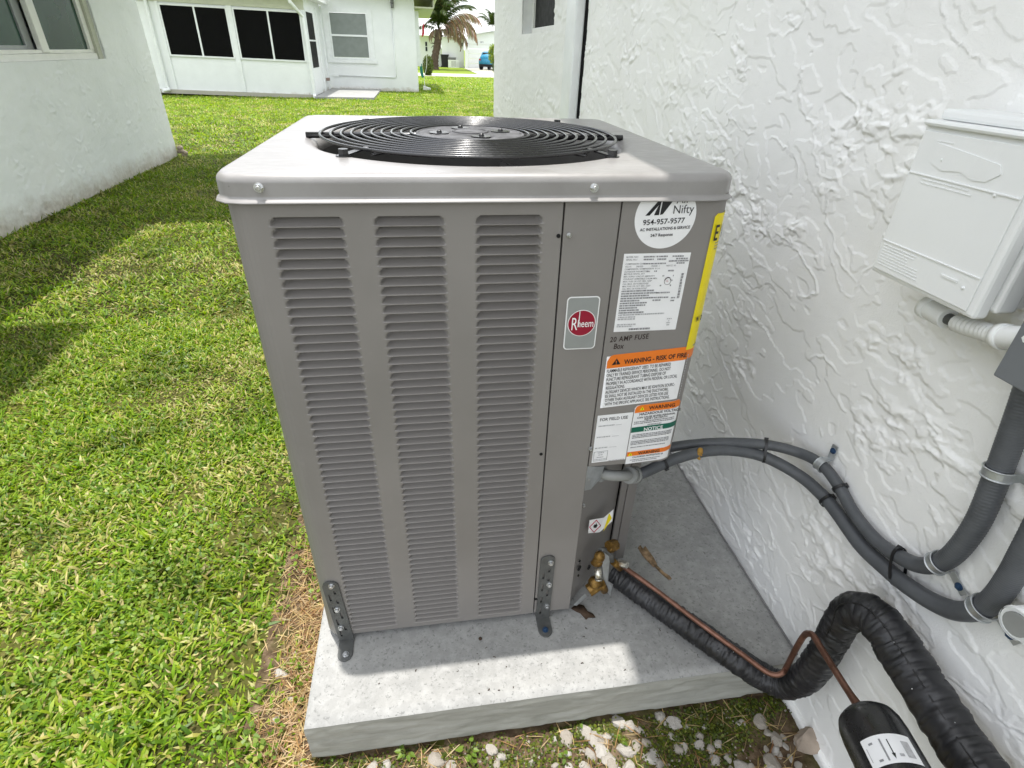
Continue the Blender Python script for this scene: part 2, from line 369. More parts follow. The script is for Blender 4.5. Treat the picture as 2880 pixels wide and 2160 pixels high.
def rrect(hx, hy, r, n=8):
    pts = []
    for cx, cy, a0 in ((hx-r, hy-r, 0), (-hx+r, hy-r, 90), (-hx+r, -hy+r, 180), (hx-r, -hy+r, 270)):
        for k in range(n+1):
            a = math.radians(a0+90*k/n); pts.append((cx+r*math.cos(a), cy+r*math.sin(a)))
    return pts

# ================================================================== GROUND
def ground_z(y): return np.where(y < 21, 0., np.where(y < 46, -.45*(y-21)/25, -.45))
ys = np.concatenate([np.linspace(-14, 21, 20), np.linspace(22, 46, 20), np.linspace(50, 900, 16)]); xs = np.linspace(-400, 400, 21)
GX, GY = np.meshgrid(xs, ys, indexing='ij')
V = np.stack([GX.ravel(), GY.ravel(), ground_z(GY).ravel()-.012], 1)
structure(link('ground', npmesh('ground', V, gridfaces(len(xs), len(ys)), 'soil', smooth=True)))
def strip(name, x0, x1, y0, y1, mat, dz, n=12):
    xs = np.linspace(x0, x1, 6); ys = np.linspace(y0, y1, n); A, B = np.meshgrid(xs, ys, indexing='ij')
    return structure(link(name, npmesh(name, np.stack([A.ravel(), B.ravel(), ground_z(B).ravel()+dz], 1), gridfaces(6, n), mat)))
strip('sidewalk', -30, 40, 42.6, 49.6, 'drive', .02)
strip('driveway', 4.7, 11.5, 49.7, 66.2, 'drive', .015)
mb = MB(); mb.box(-2.98, -1.37, 16.95, 20.48, -.02, .055)
structure(part('patio_slab', mb, 'concrete', bevel=.01))

# planting bed in front of and beside the pad: lumpy soil
def bed_z(x, y): return -.012+.010*fbm(x*9, y*9, 3, 4)+.008*fbm(x*30, y*30, 9, 3)
def bed(name, x0, x1, y0, y1, st):
    xs = np.arange(x0, x1, st); ys = np.arange(y0, y1, st); A, B = np.meshgrid(xs, ys, indexing='ij')
    V = np.stack([A.ravel(), B.ravel(), bed_z(A, B).ravel()+.004], 1)
    return structure(link(name, npmesh(name, V, gridfaces(len(xs), len(ys)), 'dirt', smooth=True)))
gravel_bed = bed('gravel_bed', -.47, .72, -.75, -.10, .007)
bed('soil_strip', -.56, -.36, -.13, 1.2, .008)

# ================================================================== RIGHT HOUSE (wall beside the unit)
WX = .70
def stucco_h(u, v, k=1.):
    """skim-trowel relief: flat plates with ragged edges, clusters of lumps, thin drawn ridges"""
    u = u*.66
    wu = u+.016*fbm(u*14, v*14, 20, 3)+.006*fbm(u*60, v*60, 26, 2); wv = v+.016*fbm(u*14, v*14, 30, 3)+.006*fbm(u*60, v*60, 36, 2)
    ru = wu*.86+wv*.5; rv = wv*.86-wu*.5                       # trowel drawn along a slant
    a = fbm(ru*7, rv*11, 1, 3); c = fbm(ru*11, rv*17, 51, 3); e = fbm(wu*16, wv*13, 56, 3)
    big = sstep(-.12, .22, fbm(u*2.6, v*2.6, 61, 3))           # smooth fields between rough islands
    h = (.0016*sstep(.13, .142, a)+.0018*sstep(.17, .182, c)*big-.0016*sstep(.26, .272, -a)+.0015*sstep(.20, .212, e)*big)
    lum = fbm(wu*34, wv*36, 71, 3); isl = sstep(.19, .32, fbm(u*5.5+3, v*5.5, 66, 3)+.16*(big-.5))
    h += isl*(.0024*sstep(.05, .12, lum)+.0018*sstep(.20, .26, lum)-.0012*sstep(.08, .14, -lum))
    rd = np.abs(pnoise(ru*5.2, rv*7.5, 81)); rm = sstep(.08, .26, fbm(u*5.5, v*5.5, 91, 2)); h += rm*.0030*(1-sstep(.0, .017, rd))
    rd2 = np.abs(pnoise(wu*9-wv*5, wv*8+wu*6, 86)); rm2 = sstep(.15, .32, fbm(u*6.5, v*6.5, 96, 2)); h += rm2*.0026*(1-sstep(.0, .020, rd2))
    return k*(.92*h+.00025*fbm(u*60, v*60, 110, 2))
def stucco_wall(name, X, y0, y1, z0, z1, st, sgn, mat, parent, k=1., hole=None, us=1.):
    """sheet facing sgn*x with carved relief"""
    yy = np.arange(y0, y1+st*.5, st); zz = np.arange(z0, z1+st*.5, st); A, B = np.meshgrid(yy, zz, indexing='ij')
    h = stucco_h(A*us, B, k)
    V = np.stack([(X+sgn*h).ravel(), A.ravel(), B.ravel()], 1); F = gridfaces(len(yy), len(zz))
    if sgn > 0: pass
    else: F = F[:, ::-1]
    if hole:
        c = V[F].mean(1); F = F[~((c[:, 1] > hole[0]) & (c[:, 1] < hole[1]) & (c[:, 2] > hole[2]) & (c[:, 2] < hole[3]))]
    return link(name, npmesh(name, V, F, mat, smooth=True), parent)
rh = empty('stucco_house', (WX+2, 1, 0), 'white stucco house wall standing close beside the taupe condenser, under its roof eave', 'house')
stucco_wall('wall', WX, -.62, .86, -.04, 1.56, .0025, -1, 'stucco', rh); stucco_wall('wall', WX, .86, 2.168, .05, 1.80, .0042, -1, 'stucco', rh)
mb = MB(); mb.box(WX+.012, WX+3.2, -1.6, 2.165, -.1, 2.55); mb.box(WX+.005, WX+.3, -1.6, 2.16, 1.79, 2.56)
mb.box(WX-.0005, WX+.3, -1.6, -.619, -.1, 1.79); mb.box(WX-.0005, WX+.011, -.618, .859, 1.561, 1.79)
part('wall_core', mb, 'white', rh)
mb = MB(); mb.box(.690, .76, 2.205, 2.215, -.1, 2.5); part('dark_joint', mb, 'tyre', rh)
mb = MB(); mb.box(.648, .6935, 2.200, 2.395, 0, 2.5); part('downspout', mb, 'whitemetal', rh, .006)
FX = .85                                                     # the set-back wall with a window
stucco_wall('rear_wall', FX, 2.2, 7.06, -.06, 2.5, .012, -1, 'stucco', rh, 1.1, (3.62, 4.97, 1.428, 2.6), .38)
mb = MB(); mb.box(FX+.13, FX+3, 2.2, 7.05, -.1, 2.55); mb.box(FX+.004, FX+.2, 2.2, 3.62, -.1, 2.5); mb.box(FX+.004, FX+.2, 4.97, 7.052, -.1, 2.5); mb.box(FX+.004, FX+.2, 3.6, 4.99, -.1, 1.428); mb.box(FX+.02, FX+3, 7.0, 7.056, -.1, 2.5)
part('rear_wall_core', mb, 'white', rh)
mb = MB()
for y0, y1, z0, z1 in ((3.63, 3.68, 1.44, 2.5), (4.90, 4.962, 1.44, 2.5), (3.68, 4.90, 1.432, 1.475)): mb.box(FX+.085, FX+.125, y0, y1, z0, z1)
wf = part('window', mb, 'frame', rh, .004)
mb = MB(); mb.box(FX+.105, FX+.11, 3.68, 4.90, 1.475, 2.5); part('pane', mb, 'screen', wf)
mb = MB(); mb.box(3.6, 3.9, 7.3, 22, -.1, 2.9); part('reflected_house', mb, 'stucco_far', rh)  # unseen neighbouring building with its slats, added for the left window to reflect
for y in (10.2, 12.6):
    for k in range(5): mb = MB(); mb.box(3.55, 3.598, y, y+1.1, .9+.25*k, 1.08+.25*k); part('slat', mb, 'greybox', rh)
mb = MB(); mb.box(.21, 4.5, -1.7, 7.6, 2.44, 2.50); mb.box(.205, .235, -1.7, 7.6, 2.40, 2.56)
part('roof', mb, 'white', rh)
# low painted slab edge at the foot of the wall, in front of the pad
mb = MB(); mb.box(WX-.012, WX+.02, -1.2, -.185, -.05, .012); part('wall_foot', mb, 'stucco', rh, .006)

# ================================================================== LEFT HOUSE
LX = -3.27
lh = empty('stucco_house', (LX-2, 5, 0), 'pale stucco house with a sliding window, shaded wall along the lawn', 'house')
stucco_wall('wall', LX, 2.6, 7.41, -.05, 1.98, .012, 1, 'stucco_l', lh, .95, (4.42, 6.285, 1.108, 2.6))
mb = MB()
for a in ((2.0, 4.42, -.1, 2.5), (6.285, 7.40, -.1, 2.5), (4.41, 6.30, -.1, 1.108)): mb.box(LX-.25, LX-.006, a[0], a[1], a[2], a[3])
mb.box(LX-4, LX-.26, 2., 7.40, -.1, 2.5); mb.box(LX-4, LX-.004, 7.36, 7.408, -.1, 2.5)
part('wall_core', mb, 'stucco_l', lh)
mb = MB()
mb.box(LX-.10, LX-.035, 4.43, 6.20, 1.112, 1.165); mb.box(LX-.10, LX-.05, 4.43, 6.20, 1.166, 1.195)       # sill rail
mb.box(LX-.10, LX-.045, 6.125, 6.20, 1.19, 2.5); mb.box(LX-.10, LX-.045, 4.43, 4.50, 1.19, 2.5)
mb.box(LX-.12, LX-.02, 6.205, 6.283, 1.11, 2.5, 1)
wf = part('window', mb, ['frame', 'soffit'], lh, .004)
mb = MB(); mb.box(LX-.085, LX-.04, 5.285, 5.395, 1.172, 2.5); part('sash', mb, 'frame', wf, .006)
mb = MB(); mb.box(LX-.135, LX-.10, 5.18, 5.28, 1.17, 2.5); mb.box(LX-.135, LX-.10, 4.5, 5.2, 1.19, 1.225); part('inner_sash', mb, 'labelgrey', wf, .004)
mb = MB(); mb.box(LX-.075, LX-.07, 5.39, 6.13, 1.19, 2.5); part('pane', mb, 'glass', wf)
mb = MB(); mb.box(LX-.122, LX-.117, 4.5, 5.2, 1.22, 2.5); part('pane', mb, 'glass', wf)
mb = MB(); mb.box(LX-4, LX+.80, -1., 7.62, 2.42, 2.50); mb.box(LX+.79, LX+.81, -1., 7.62, 2.38, 2.54)
part('roof', mb, 'white', lh)
for y0, y1, w in ((-1., 2.36, 1.27), (4.36, 7.80, 1.95)):      # patio awnings that reach out over the grass
    mb = MB(); ny = 24
    for i in range(ny):
        a = y0+(y1-y0)*i/ny; b = y0+(y1-y0)*(i+1)/ny; d = .012*(i % 2)
        mb.add([(LX+.02, a, 2.62+d), (LX+.02, b, 2.62+d), (LX+w, b, 2.44+d), (LX+w, a, 2.44+d)], [(0, 1, 2, 3)])
    mb.box(LX+w-.01, LX+w+.015, y0, y1, 2.40, 2.46); part('awning', mb, 'whitemetal', lh)
mb = MB()
for i in range(7): mb.ball((LX+.02+.012*i, 7.43+.02*random.random(), .05+.05*math.sin(i)), .035, 0, 8, (1, 1, .8))
part('corner_stones', mb, 'rock', lh)

# ================================================================== PAD
pad = empty('concrete_pad', (.15, .4, 0), 'light grey concrete pad under the condenser, reaching to the house wall', 'pad')
xs = np.linspace(-.397, .698, 110); ysp = np.linspace(-.180, 1.10, 128); A, B = np.meshgrid(xs, ysp, indexing='ij')
edge = np.minimum(np.minimum(A+.397, B+.18), 1.1-B); rnd = np.clip(edge/.014, 0, 1)
Z = .13-.010*(1-np.sqrt(np.clip(1-(1-rnd)**2, 0, 1)))+.0008*fbm(A*6, B*6, 4, 3)-.0006*sstep(.2, .4, fbm(A*30, B*30, 8, 2))
link('slab_top', npmesh('slab_top', np.stack([A.ravel(), B.ravel(), Z.ravel()], 1), gridfaces(110, 128), 'concrete', smooth=True), pad)
def side_sheet(name, f, n, m=22):
    t = np.linspace(0, 1, n); z = np.linspace(0, 1, m); T, Q = np.meshgrid(t, z, indexing='ij')
    V = f(T, Q); return link(name, npmesh(name, V, gridfaces(n, m), 'cside', smooth=True), pad)
def front(T, Q):
    x = -.397+1.095*T; low = .002+.004*fbm(x*9, x*0, 6, 3); z = low+(.1195-low)*Q
    y = -.180-.0022*sstep(.02, .10, fbm(x*5, z*34, 13, 3))*sstep(0, .15, 1-Q)-.0015*fbm(x*30, z*60, 15, 2)*(1-Q)+.004*(Q < .04)
    return np.stack([x.ravel(), y.ravel(), z.ravel()], 1)
side_sheet('slab_face', front, 260)
def left(T, Q):
    y = -.180+1.28*T; z = .119*Q; x = -.397-.002*fbm(y*9, z*30, 23, 3)*(1-Q)
    return np.stack([x.ravel(), y.ravel(), z.ravel()], 1)
side_sheet('slab_side', left, 120)
mb = MB(); mb.box(-.39, .69, -.172, 1.1, -.02, .117); part('slab_core', mb, 'cside', pad)
mb = MB(); mb.tube(spline([(WX-.004, -.17, .134), (WX-.006, .2, .1335), (WX-.005, .6, .134), (WX-.004, 1.1, .133)], 20), .0026, 6, 0); part('joint', mb, 'greybox', pad)

# ================================================================== CONDENSER UNIT
UC = (0., .38)
ac = empty('air_conditioner', (0, .38, .13), 'tall taupe air conditioner with louvred front and black fan guard, standing on the pad', 'air conditioner')
ZT, ZB, FY = 1.154, .150, .004
# --- top cap: rolled edge, skirt with turned-out lip, round opening
NA = 144
def outline(inset, r=.038):
    h = .38-inset; r = max(.004, r-inset)
    pts = []
    for k in range(NA):                                  # same angular order on every ring
        a = 2*PI*(k+.5)/NA; dx, dy = math.cos(a), math.sin(a)
        t = h/max(abs(dx), abs(dy)); x, y = dx*t, dy*t
        c = h-r
        if abs(x) > c and abs(y) > c:                     # inside the corner square: meet the arc
            cx, cy = math.copysign(c, x), math.copysign(c, y); b = dx*cx+dy*cy; q = b*b-(cx*cx+cy*cy-r*r)
            t = b+math.sqrt(max(0, q)); x, y = dx*t, dy*t
        pts.append((x+UC[0], y+UC[1]))
    return pts
def circ(r): return [(UC[0]+r*math.cos(2*PI*(k+.5)/NA), UC[1]+r*math.sin(2*PI*(k+.5)/NA)) for k in range(NA)]
rings = [(outline(.006), 1.1172), (outline(-.0060), 1.1158), (outline(-.0070), 1.1166), (outline(-.0062), 1.1180), (outline(-.0030), 1.1200), (outline(.000), 1.1232), (outline(.000), 1.1245), (outline(.000), 1.1415)]
for k in range(6):
    a = PI/2*k/5; rings.append((outline(.0115*(1-math.cos(a))), 1.1425+.0115*math.sin(a)))
rings += [(outline(.0135), ZT+.0001), (outline(.02), ZT+.0003), (outline(.05), ZT)]
rings += [(circ(.325), ZT), (circ(.317), ZT-.001), (circ(.303), ZT-.006), (circ(.297), ZT-.010), (circ(.2935), ZT-.020), (circ(.2935), ZT-.030)]
mb = MB(); vs = [(x, y, z) for ring, z in rings for x, y in ring]; fs = []
for i in range(len(rings)-1):
    for j in range(NA): fs.append((i*NA+j, i*NA+(j+1) % NA, (i+1)*NA+(j+1) % NA, (i+1)*NA+j))
mb.add(vs, fs, 0, True); top_cap = part('top_cap', mb, 'cap', ac)
# --- throat below the opening, fan and motor
mb = MB(); n = 72
for z0, z1 in ((ZT-.029, .98),):
    vs = [(UC[0]+.2925*math.cos(2*PI*k/n), UC[1]+.2925*math.sin(2*PI*k/n), z) for z in (z0, z1) for k in range(n)]
    mb.add(vs, [(k, k+n, (k+1) % n+n, (k+1) % n) for k in range(n)], 0, True)
part('fan_shroud', mb, 'throat', ac)
mb = MB(); mb.cyl((0, .38, .90), (0, .38, 1.035), .07, 28)
fan = part('fan_motor', mb, 'black', ac)
mbl = MB()
for k in range(3):
    a0 = 2*PI*k/3+.4; vs = []; fs = []
    for i in range(7):
        for j in range(5):
            an = a0+(j/4-.5)*1.15+.25*i/6; r = .07+.20*i/6; vs.append((r*math.cos(an), .38+r*math.sin(an), 1.045+.045*(j/4-.5)))
    for i in range(6):
        for j in range(4): fs.append((i*5+j, i*5+j+1, i*5+j+6, i*5+j+5))
    b = MB(); b.add(vs, fs, 0, True); part('fan_blade', b, 'black', fan)
# --- guard: rings on a cross bar, hub plate
mb = MB(); GZ = ZT+.0055
mb.tube([(-.314, .372, GZ-.004), (-.10, .376, GZ-.0035), (.10, .378, GZ-.0035), (.314, .374, GZ-.004)], .0058, 10)
for an in (52, 90+38, 232, 308):
    c, s = math.cos(math.radians(an)), math.sin(math.radians(an)); mb.tube([(.0*c, .378+.0*s, GZ-.004), (.288*c, .378+.288*s, GZ-.004)], .0028, 8)
guard = part('fan_guard', mb, 'guard', ac)
for k in range(10):
    r = .286-.0188*k; mb = MB(); mb.tube([(r*math.cos(2*PI*j/120), .378+r*math.sin(2*PI*j/120), GZ+.0022) for j in range(120)], .0028, 8, closed=True)
    part('ring', mb, 'guard', guard)
# hub plate with four dimples
nr, na = 14, 64; vs = []; fs = []
for i in range(nr+1):
    r = .104*i/nr
    for j in range(na):
        a = 2*PI*j/na; x, y = r*math.cos(a), r*math.sin(a); z = .003*(1-(r/.104)**6)
        for q in range(4):
            d = math.hypot(x-.062*math.cos(q*PI/2+.25), y-.062*math.sin(q*PI/2+.25)); z -= .012*(1-float(sstep(.012, .024, np.array(d))))
        z += .003*(1-float(sstep(.024, .036, np.array(r)))); vs.append((x, .378+y, GZ+.001+z))
for i in range(nr):
    for j in range(na): fs.append((i*na+j, (i+1)*na+j, (i+1)*na+(j+1) % na, i*na+(j+1) % na))
mb = MB(); mb.add(vs, fs, 0, True); mb.tube([(.1045*math.cos(2*PI*j/64), .378+.1045*math.sin(2*PI*j/64), GZ) for j in range(64)], .003, 8, 0, True)
hubp = part('hub_plate', mb, 'hub', guard)
for q in range(4):
    a = q*PI/2+.25; x, y = .064*math.cos(a), .378+.064*math.sin(a); b = MB(); b.cyl((x, y, GZ-.004), (x, y, GZ+.0046), .019, 22, sm=False); b.ball((x, y, GZ+.0046), .0055, 0, 10, (1, 1, .9)); part('dimple_shade', b, 'black', guard)  # black discs put the dimples' shade into colour, each with a bolt head
b = MB(); b.tube([(.034*math.cos(2*PI*j/40), .378+.034*math.sin(2*PI*j/40), GZ+.0048) for j in range(40)], .0022, 6, 0, True); part('hub_ridge', b, 'hub', guard)
# guard bolts with tabs
bolt_spots = [(965, 424), (1029, 338), (1567, 341), (1723, 427)]
for px, py in bolt_spots:
    p = at(px, py, Z=ZT+.008); d = Vector((UC[0]-p.x, UC[1]-p.y, 0)).normalized(); s = Vector((-d.y, d.x, 0))
    mb = MB()
    for r, z0, z1, n in ((.0125, ZT-.001, ZT+.0015, 20), (.0082, ZT+.0015, ZT+.011, 6)): mb.cyl((p.x, p.y, z0), (p.x, p.y, z1), r, n, sm=False)
    q = p+d*.034; mb.prism([(0, -.008), (.05, -.005), (.05, .005), (0, .008)], ZT+.0005, ZT+.003, lambda a, b, c: (p.x+d.x*a+s.x*b, p.y+d.y*a+s.y*b, c+a*.12))
    part('guard_bolt', mb, 'black', guard)
# --- body shell
def contour(t, off=0.):
    """distance t along the skin from the right end of the flat front round the right corner -> x, y"""
    if t < .345: return (t, FY-off)
    a = (t-.345)/.035
    if a < PI/2: return (.345+(.035+off)*math.sin(a), FY+.035-(.035+off)*math.cos(a))
    return (.380+off, FY+.035+(t-.345-.035*PI/2))
mb = MB()
def sheet(x0, x1, z0, z1): mb.add([(x0, FY, z0), (x1, FY, z0), (x1, FY, z1), (x0, FY, z1)], [(0, 1, 2, 3)])
CW = .0525; CX = (-.2635, -.1205, .0265); Z0L, PIT, NROW = .1632, .0153, 61; ZL1 = Z0L+PIT*NROW
edges = [-.337]+[e for c in CX for e in (c-CW, c+CW)]+[.107]
for i in range(0, len(edges), 2): sheet(edges[i], edges[i+1], ZB, 1.124)
for c in CX: sheet(c-CW, c+CW, ZL1, 1.124); sheet(c-CW, c+CW, ZB, Z0L)
arc = [(-.337-.035*math.sin(a), FY+.035-.035*math.cos(a)) for a in np.linspace(0, PI/2, 9)]+[(-.372, .2), (-.372, .72)]
for i in range(len(arc)-1):
    (a, b), (c, d) = arc[i], arc[i+1]; mb.add([(a, b, ZB), (a, b, 1.124), (c, d, 1.124), (c, d, ZB)], [(0, 3, 2, 1)], 0, True)
mb.add([(.107, FY, ZB), (.107, FY+.012, ZB), (.107, FY+.012, 1.124), (.107, FY, 1.124)], [(0, 1, 2, 3)])
front_panel = part('front_panel', mb, 'paint', ac)
# louvers: each blade sinks in at its top and rolls out at its foot
mb = MB(); us = np.concatenate([np.array([-CW, -.0505, -.0490, -.0475, -.0458, -.0440, -.0420, -.0395, -.0365, -.033]), [-.012, .012], -np.array([-CW, -.0505, -.0490, -.0475, -.0458, -.0440, -.0420, -.0395, -.0365, -.033])[::-1]])
prof = [(0., 0.), (.03, -.0012), (.065, -.0016), (.10, -.0004), (.16, .0032), (.30, .0086), (.52, .0138), (.79, .0170), (.80, .044), (.948, .044), (.954, 0.), (1., 0.)]
vs = []; fs = []
for x in us:
    for v, y in prof:
        t = min(1, max(0, (v-.05)/.91)); w0 = CW-.0010-.0125*(1-math.sqrt(1-t*t)); q0 = min(1, max(0, (w0-abs(x))/.0042)); s = q0*q0*(3-2*q0)
        vs.append((x, FY+y*s, PIT*v))
m_ = len(prof)
for i in range(len(us)-1):
    for j in range(m_-1): fs.append((i*m_+j, (i+1)*m_+j, (i+1)*m_+j+1, i*m_+j+1))
mb.add(vs, fs, 0, True); lme = mb.mesh('louver', 'paint')
l0 = None; finv = pinv(front_panel)
for c in CX:
    for k in range(NROW):
        if l0 is None: l0 = link('louver', lme, front_panel); o = l0
        else:
            o = l0.copy(); COL.objects.link(o); o.parent = front_panel; o.matrix_parent_inverse = finv
        o.location = (c, 0, Z0L+PIT*k)
# narrow post to the right of the seam
mb = MB(); mb.box(.110, .197, FY+.0004, FY+.012, ZB, 1.124); mb.box(.192, .197, FY+.0125, .05, ZB, .60)
part('corner_post', mb, 'paint', ac, .0012)
# control cover: flat front wrapping round the right corner
tt = [.1985, .25, .30]+list(np.linspace(.345, .345+.035*PI/2, 9))+[.52, .9]
mb = MB()
for off, fl in ((0., 1), ):
    vs = []
    for t in tt:
        x, y = contour(t, .0010); vs += [(x, y, .598), (x, y, 1.124)]
    mb.add(vs, [(2*i, 2*i+2, 2*i+3, 2*i+1) for i in range(len(tt)-1)], 0, True)
    vs = []
    for t in tt:
        x, y = contour(t, .0010); x2, y2 = contour(t, -.010); vs += [(x, y, .598), (x2, y2, .600)]
    mb.add(vs, [(2*i, 2*i+1, 2*i+3, 2*i+2) for i in range(len(tt)-1)])
    mb.add([(.1985, FY-.001, .598), (.1985, FY-.001, 1.124), (.1985, FY+.01, 1.124), (.1985, FY+.01, .598)], [(0, 1, 2, 3)])
cover = part('control_cover', mb, 'paint', ac)
# recessed valve panel, side skin and rear
VA = Vector((.199, .020, 0)); VBp = Vector((.336, .150, 0))
mb = MB(); mb.add([(VA.x, VA.y, ZB), (VBp.x, VBp.y, ZB), (VBp.x, VBp.y, .64), (VA.x, VA.y, .64)], [(0, 1, 2, 3)])
valve_panel = part('valve_panel', mb, 'paint', ac)
mb = MB(); mb.box(.338, .3537, .140, .147, ZB+.004, .63); mb.box(.3545, .378, .138, .144, ZB, .63); mb.box(.372, .378, .1445, .74, ZB, 1.12); mb.box(-.372, .378, .735, .741, ZB, 1.12)
part('side_panel', mb, 'paint', ac, .0012)
mb = MB(); mb.box(.20, .375, .06, .15, .56, .60); mb.box(-.36, -.355, .05, .72, ZB, 1.11); mb.box(-.35, .10, .040, .045, ZB, 1.11); mb.box(.36, .365, .16, .72, ZB, 1.11); mb.box(-.36, .36, .72, .725, ZB, 1.11); mb.box(.11, .195, .02, .03, ZB, 1.11)
part('coil', mb, 'dark', ac)
mb = MB(); mb.box(-.355, .19, .03, .72, .1315, .150); mb.box(.19, .335, .155, .72, .1315, .150); part('base_pan', mb, 'bracket', ac)
# --- hardware
def hexscrew(name, p, parent, r=.0054, n=(0, -1, 0), mat='zinc', flange=True, h=.006):
    p = Vector(p); n = Vector(n).normalized(); b = MB()
    if flange: b.cyl(p-n*.001, p+n*.0016, r*1.22, 18, sm=False)
    b.cyl(p-n*.001, p+n*h, r, 6, 0, r*.94, sm=False); b.cyl(p+n*h*.99, p+n*(h+.0008), r*.72, 12, 0, r*.5)
    return part(name, b, mat, parent)
hexscrew('screw', at(728, 527.5, Y=0)+Vector((0, 0, 0)), top_cap); hexscrew('screw', at(1671, 528, Y=0), top_cap)
for px, py in ((1661, 1262), ): hexscrew('screw', at(px, py, Y=FY-.001), cover, .0036)
hexscrew('screw', at(1654.5, 1345, Y=.02), valve_panel, .0036); hexscrew('screw', at(1641, 1420, Y=.018), valve_panel, .0030)
hexscrew('screw', at(1600, 661, Y=FY-.001), ac, .0030)
for px, py in ((1571, 664), (1522, 1278), (1507, 1686)):
    p = at(px, py, Y=FY-.0015); b = MB(); b.cyl(p, p+Vector((0, .004, 0)), .0032, 12); part('screw_hole', b, 'dark', ac)
for px, py, r in ((1628, 1597, .007), (1655, 1595, .006), (1625, 1618, .003), (1629, 1577, .003)):
    p = at(px, py, Y=.030); b = MB(); b.cyl(p, p+Vector((.002, -.002, 0)), r, 14); part('knockout', b, 'dark', valve_panel)
# zinc corner plate below the cover
b = MB(); P = [at(1644, 1380, Y=.012), at(1648, 1312, Y=.012), at(1700, 1312, Y=.03), at(1690, 1345, Y=.03), at(1662, 1376, Y=.015)]
b.add(P, [(0, 4, 3, 2, 1)]); part('corner_plate', b, 'galv', valve_panel)

# --- service valves (brass), their holder and caps
b = MB(); q = lambda x, y, Y: at(x, y, Y=Y)
HP = [(1688, 1548), (1716, 1566), (1708, 1640), (1722, 1650), (1716, 1676), (1700, 1655), (1695, 1600), (1686, 1560)]
pts = [q(x, y, .012) for x, y in HP]; k = len(pts)
b.add(pts+[p+Vector((.004, .006, 0)) for p in pts], [tuple(reversed(range(k))), tuple(range(k, 2*k))]+[(i, (i+1) % k, (i+1) % k+k, i+k) for i in range(k)])
holder = part('valve_holder', b, 'galv', valve_panel)
b = MB(); b.tube([q(1688, 1548, .012), q(1700, 1546, .018), q(1716, 1560, .016), q(1722, 1578, .012)], .006, 8); part('holder_rim', b, 'bracket', valve_panel)
b = MB(); b.cyl(q(1712, 1538, .02), q(1731, 1532, .03), .0135, 8, sm=False); b.cyl(q(1722, 1545, .02), q(1712, 1538, .02), .010, 10)
b.ball(q(1686, 1566, .002), .013, 0, 12, (1, 1, 1.15)); b.ball(q(1682, 1582, .000), .011, 0, 12); b.cyl(q(1690, 1560, .004), q(1670, 1588, -.002), .009, 12); b.cyl(q(1725, 1580, .012), q(1744, 1598, .02), .008, 12)
v1 = part('service_valve', b, 'brass', valve_panel)
b = MB(); b.cyl(q(1681, 1598, -.006), q(1684, 1628, -.022), .0085, 14); b.cyl(q(1684, 1627.6, -.0218), q(1684.3, 1631, -.0232), .0092, 14); part('valve_cap', b, 'silver', v1)
b = MB(); b.cyl(q(1684.2, 1630.5, -.0233), q(1684.5, 1632.5, -.0238), .0025, 6); part('valve_core', b, 'dark', v1)
b = MB(); b.ball(q(1674, 1638, .004), .016, 0, 12, (1.1, 1, 1)); b.cyl(q(1655, 1662, .0), q(1684, 1642, .008), .0155, 8, sm=False); b.cyl(q(1690, 1640, .004), q(1700, 1660, .010), .010, 10)
v2 = part('service_valve', b, 'brass', valve_panel)
b = MB(); b.cyl(q(1741, 1583, .020), q(1764, 1590, .004), .0082, 6, sm=False); b.cyl(q(1738, 1584, .022), q(1744, 1584, .018), .0088, 12); part('valve_cap', b, 'silver', v2)
b = MB(); b.prism([(1612, 1702), (1622, 1704), (1650, 1678), (1644, 1670)], -.004, .002, lambda x, y, d: q(x, y, .012+d)); part('valve_stay', b, 'galv', valve_panel)

# ------------------------------------------------------------------ labels and print
def plate(name, x0, x1, z0, z1, mat, parent, off=.0014, tilt=0., rnd=0., label=None, topround=True):
    """thin sticker following the skin; tilt leans it (rise per metre)"""
    ts = [x0]+[t for t in np.arange(.200, .48, .006) if x0 < t < x1]+[x1]; vs = []; fs = []
    for i, t in enumerate(ts):
        x, y = contour(t, off); dz = tilt*(t-x0)
        r0 = 0
        for e in (t-x0, x1-t):
            if e < rnd: r0 = max(r0, rnd-math.sqrt(max(0, rnd*rnd-(rnd-e)**2)))
        vs += [(x, y, z0+dz+(r0 if not topround or rnd else 0)*(0 if topround else 1)), (x, y, z1+dz-r0)]
    fs = [(2*i, 2*i+2, 2*i+3, 2*i+1) for i in range(len(ts)-1)]
    b = MB(); b.add(vs, fs, 0, True); return part(name, b, mat, parent, label=label)
def text(s, x, z, size, parent, mat='ink', tilt=0., off=.0022, bold=0., xs=1., align='LEFT', shear=0., space=1., line=1., name='lettering', y=None):
    c = bpy.data.curves.new(name, 'FONT'); c.body = s; c.size = size; c.offset = bold*.55; c.align_x = align; c.shear = shear; c.space_character = space; c.space_line = line; c.resolution_u = 3
    c.materials.append(MAT[mat]); o = bpy.data.objects.new(name, c); COL.objects.link(o)
    o.location = (x, FY-off if y is None else y, z); o.rotation_euler = (PI/2, -tilt, 0); o.scale = (xs, 1, 1)
    o.parent = parent; o.matrix_parent_inverse = pinv(parent); return o
def flat(name, poly, mat, parent, off=.0020):
    b = MB(); b.add([(*contour(x, off), z) for x, z in poly], [tuple(range(len(poly)))]); return part(name, b, mat, parent)
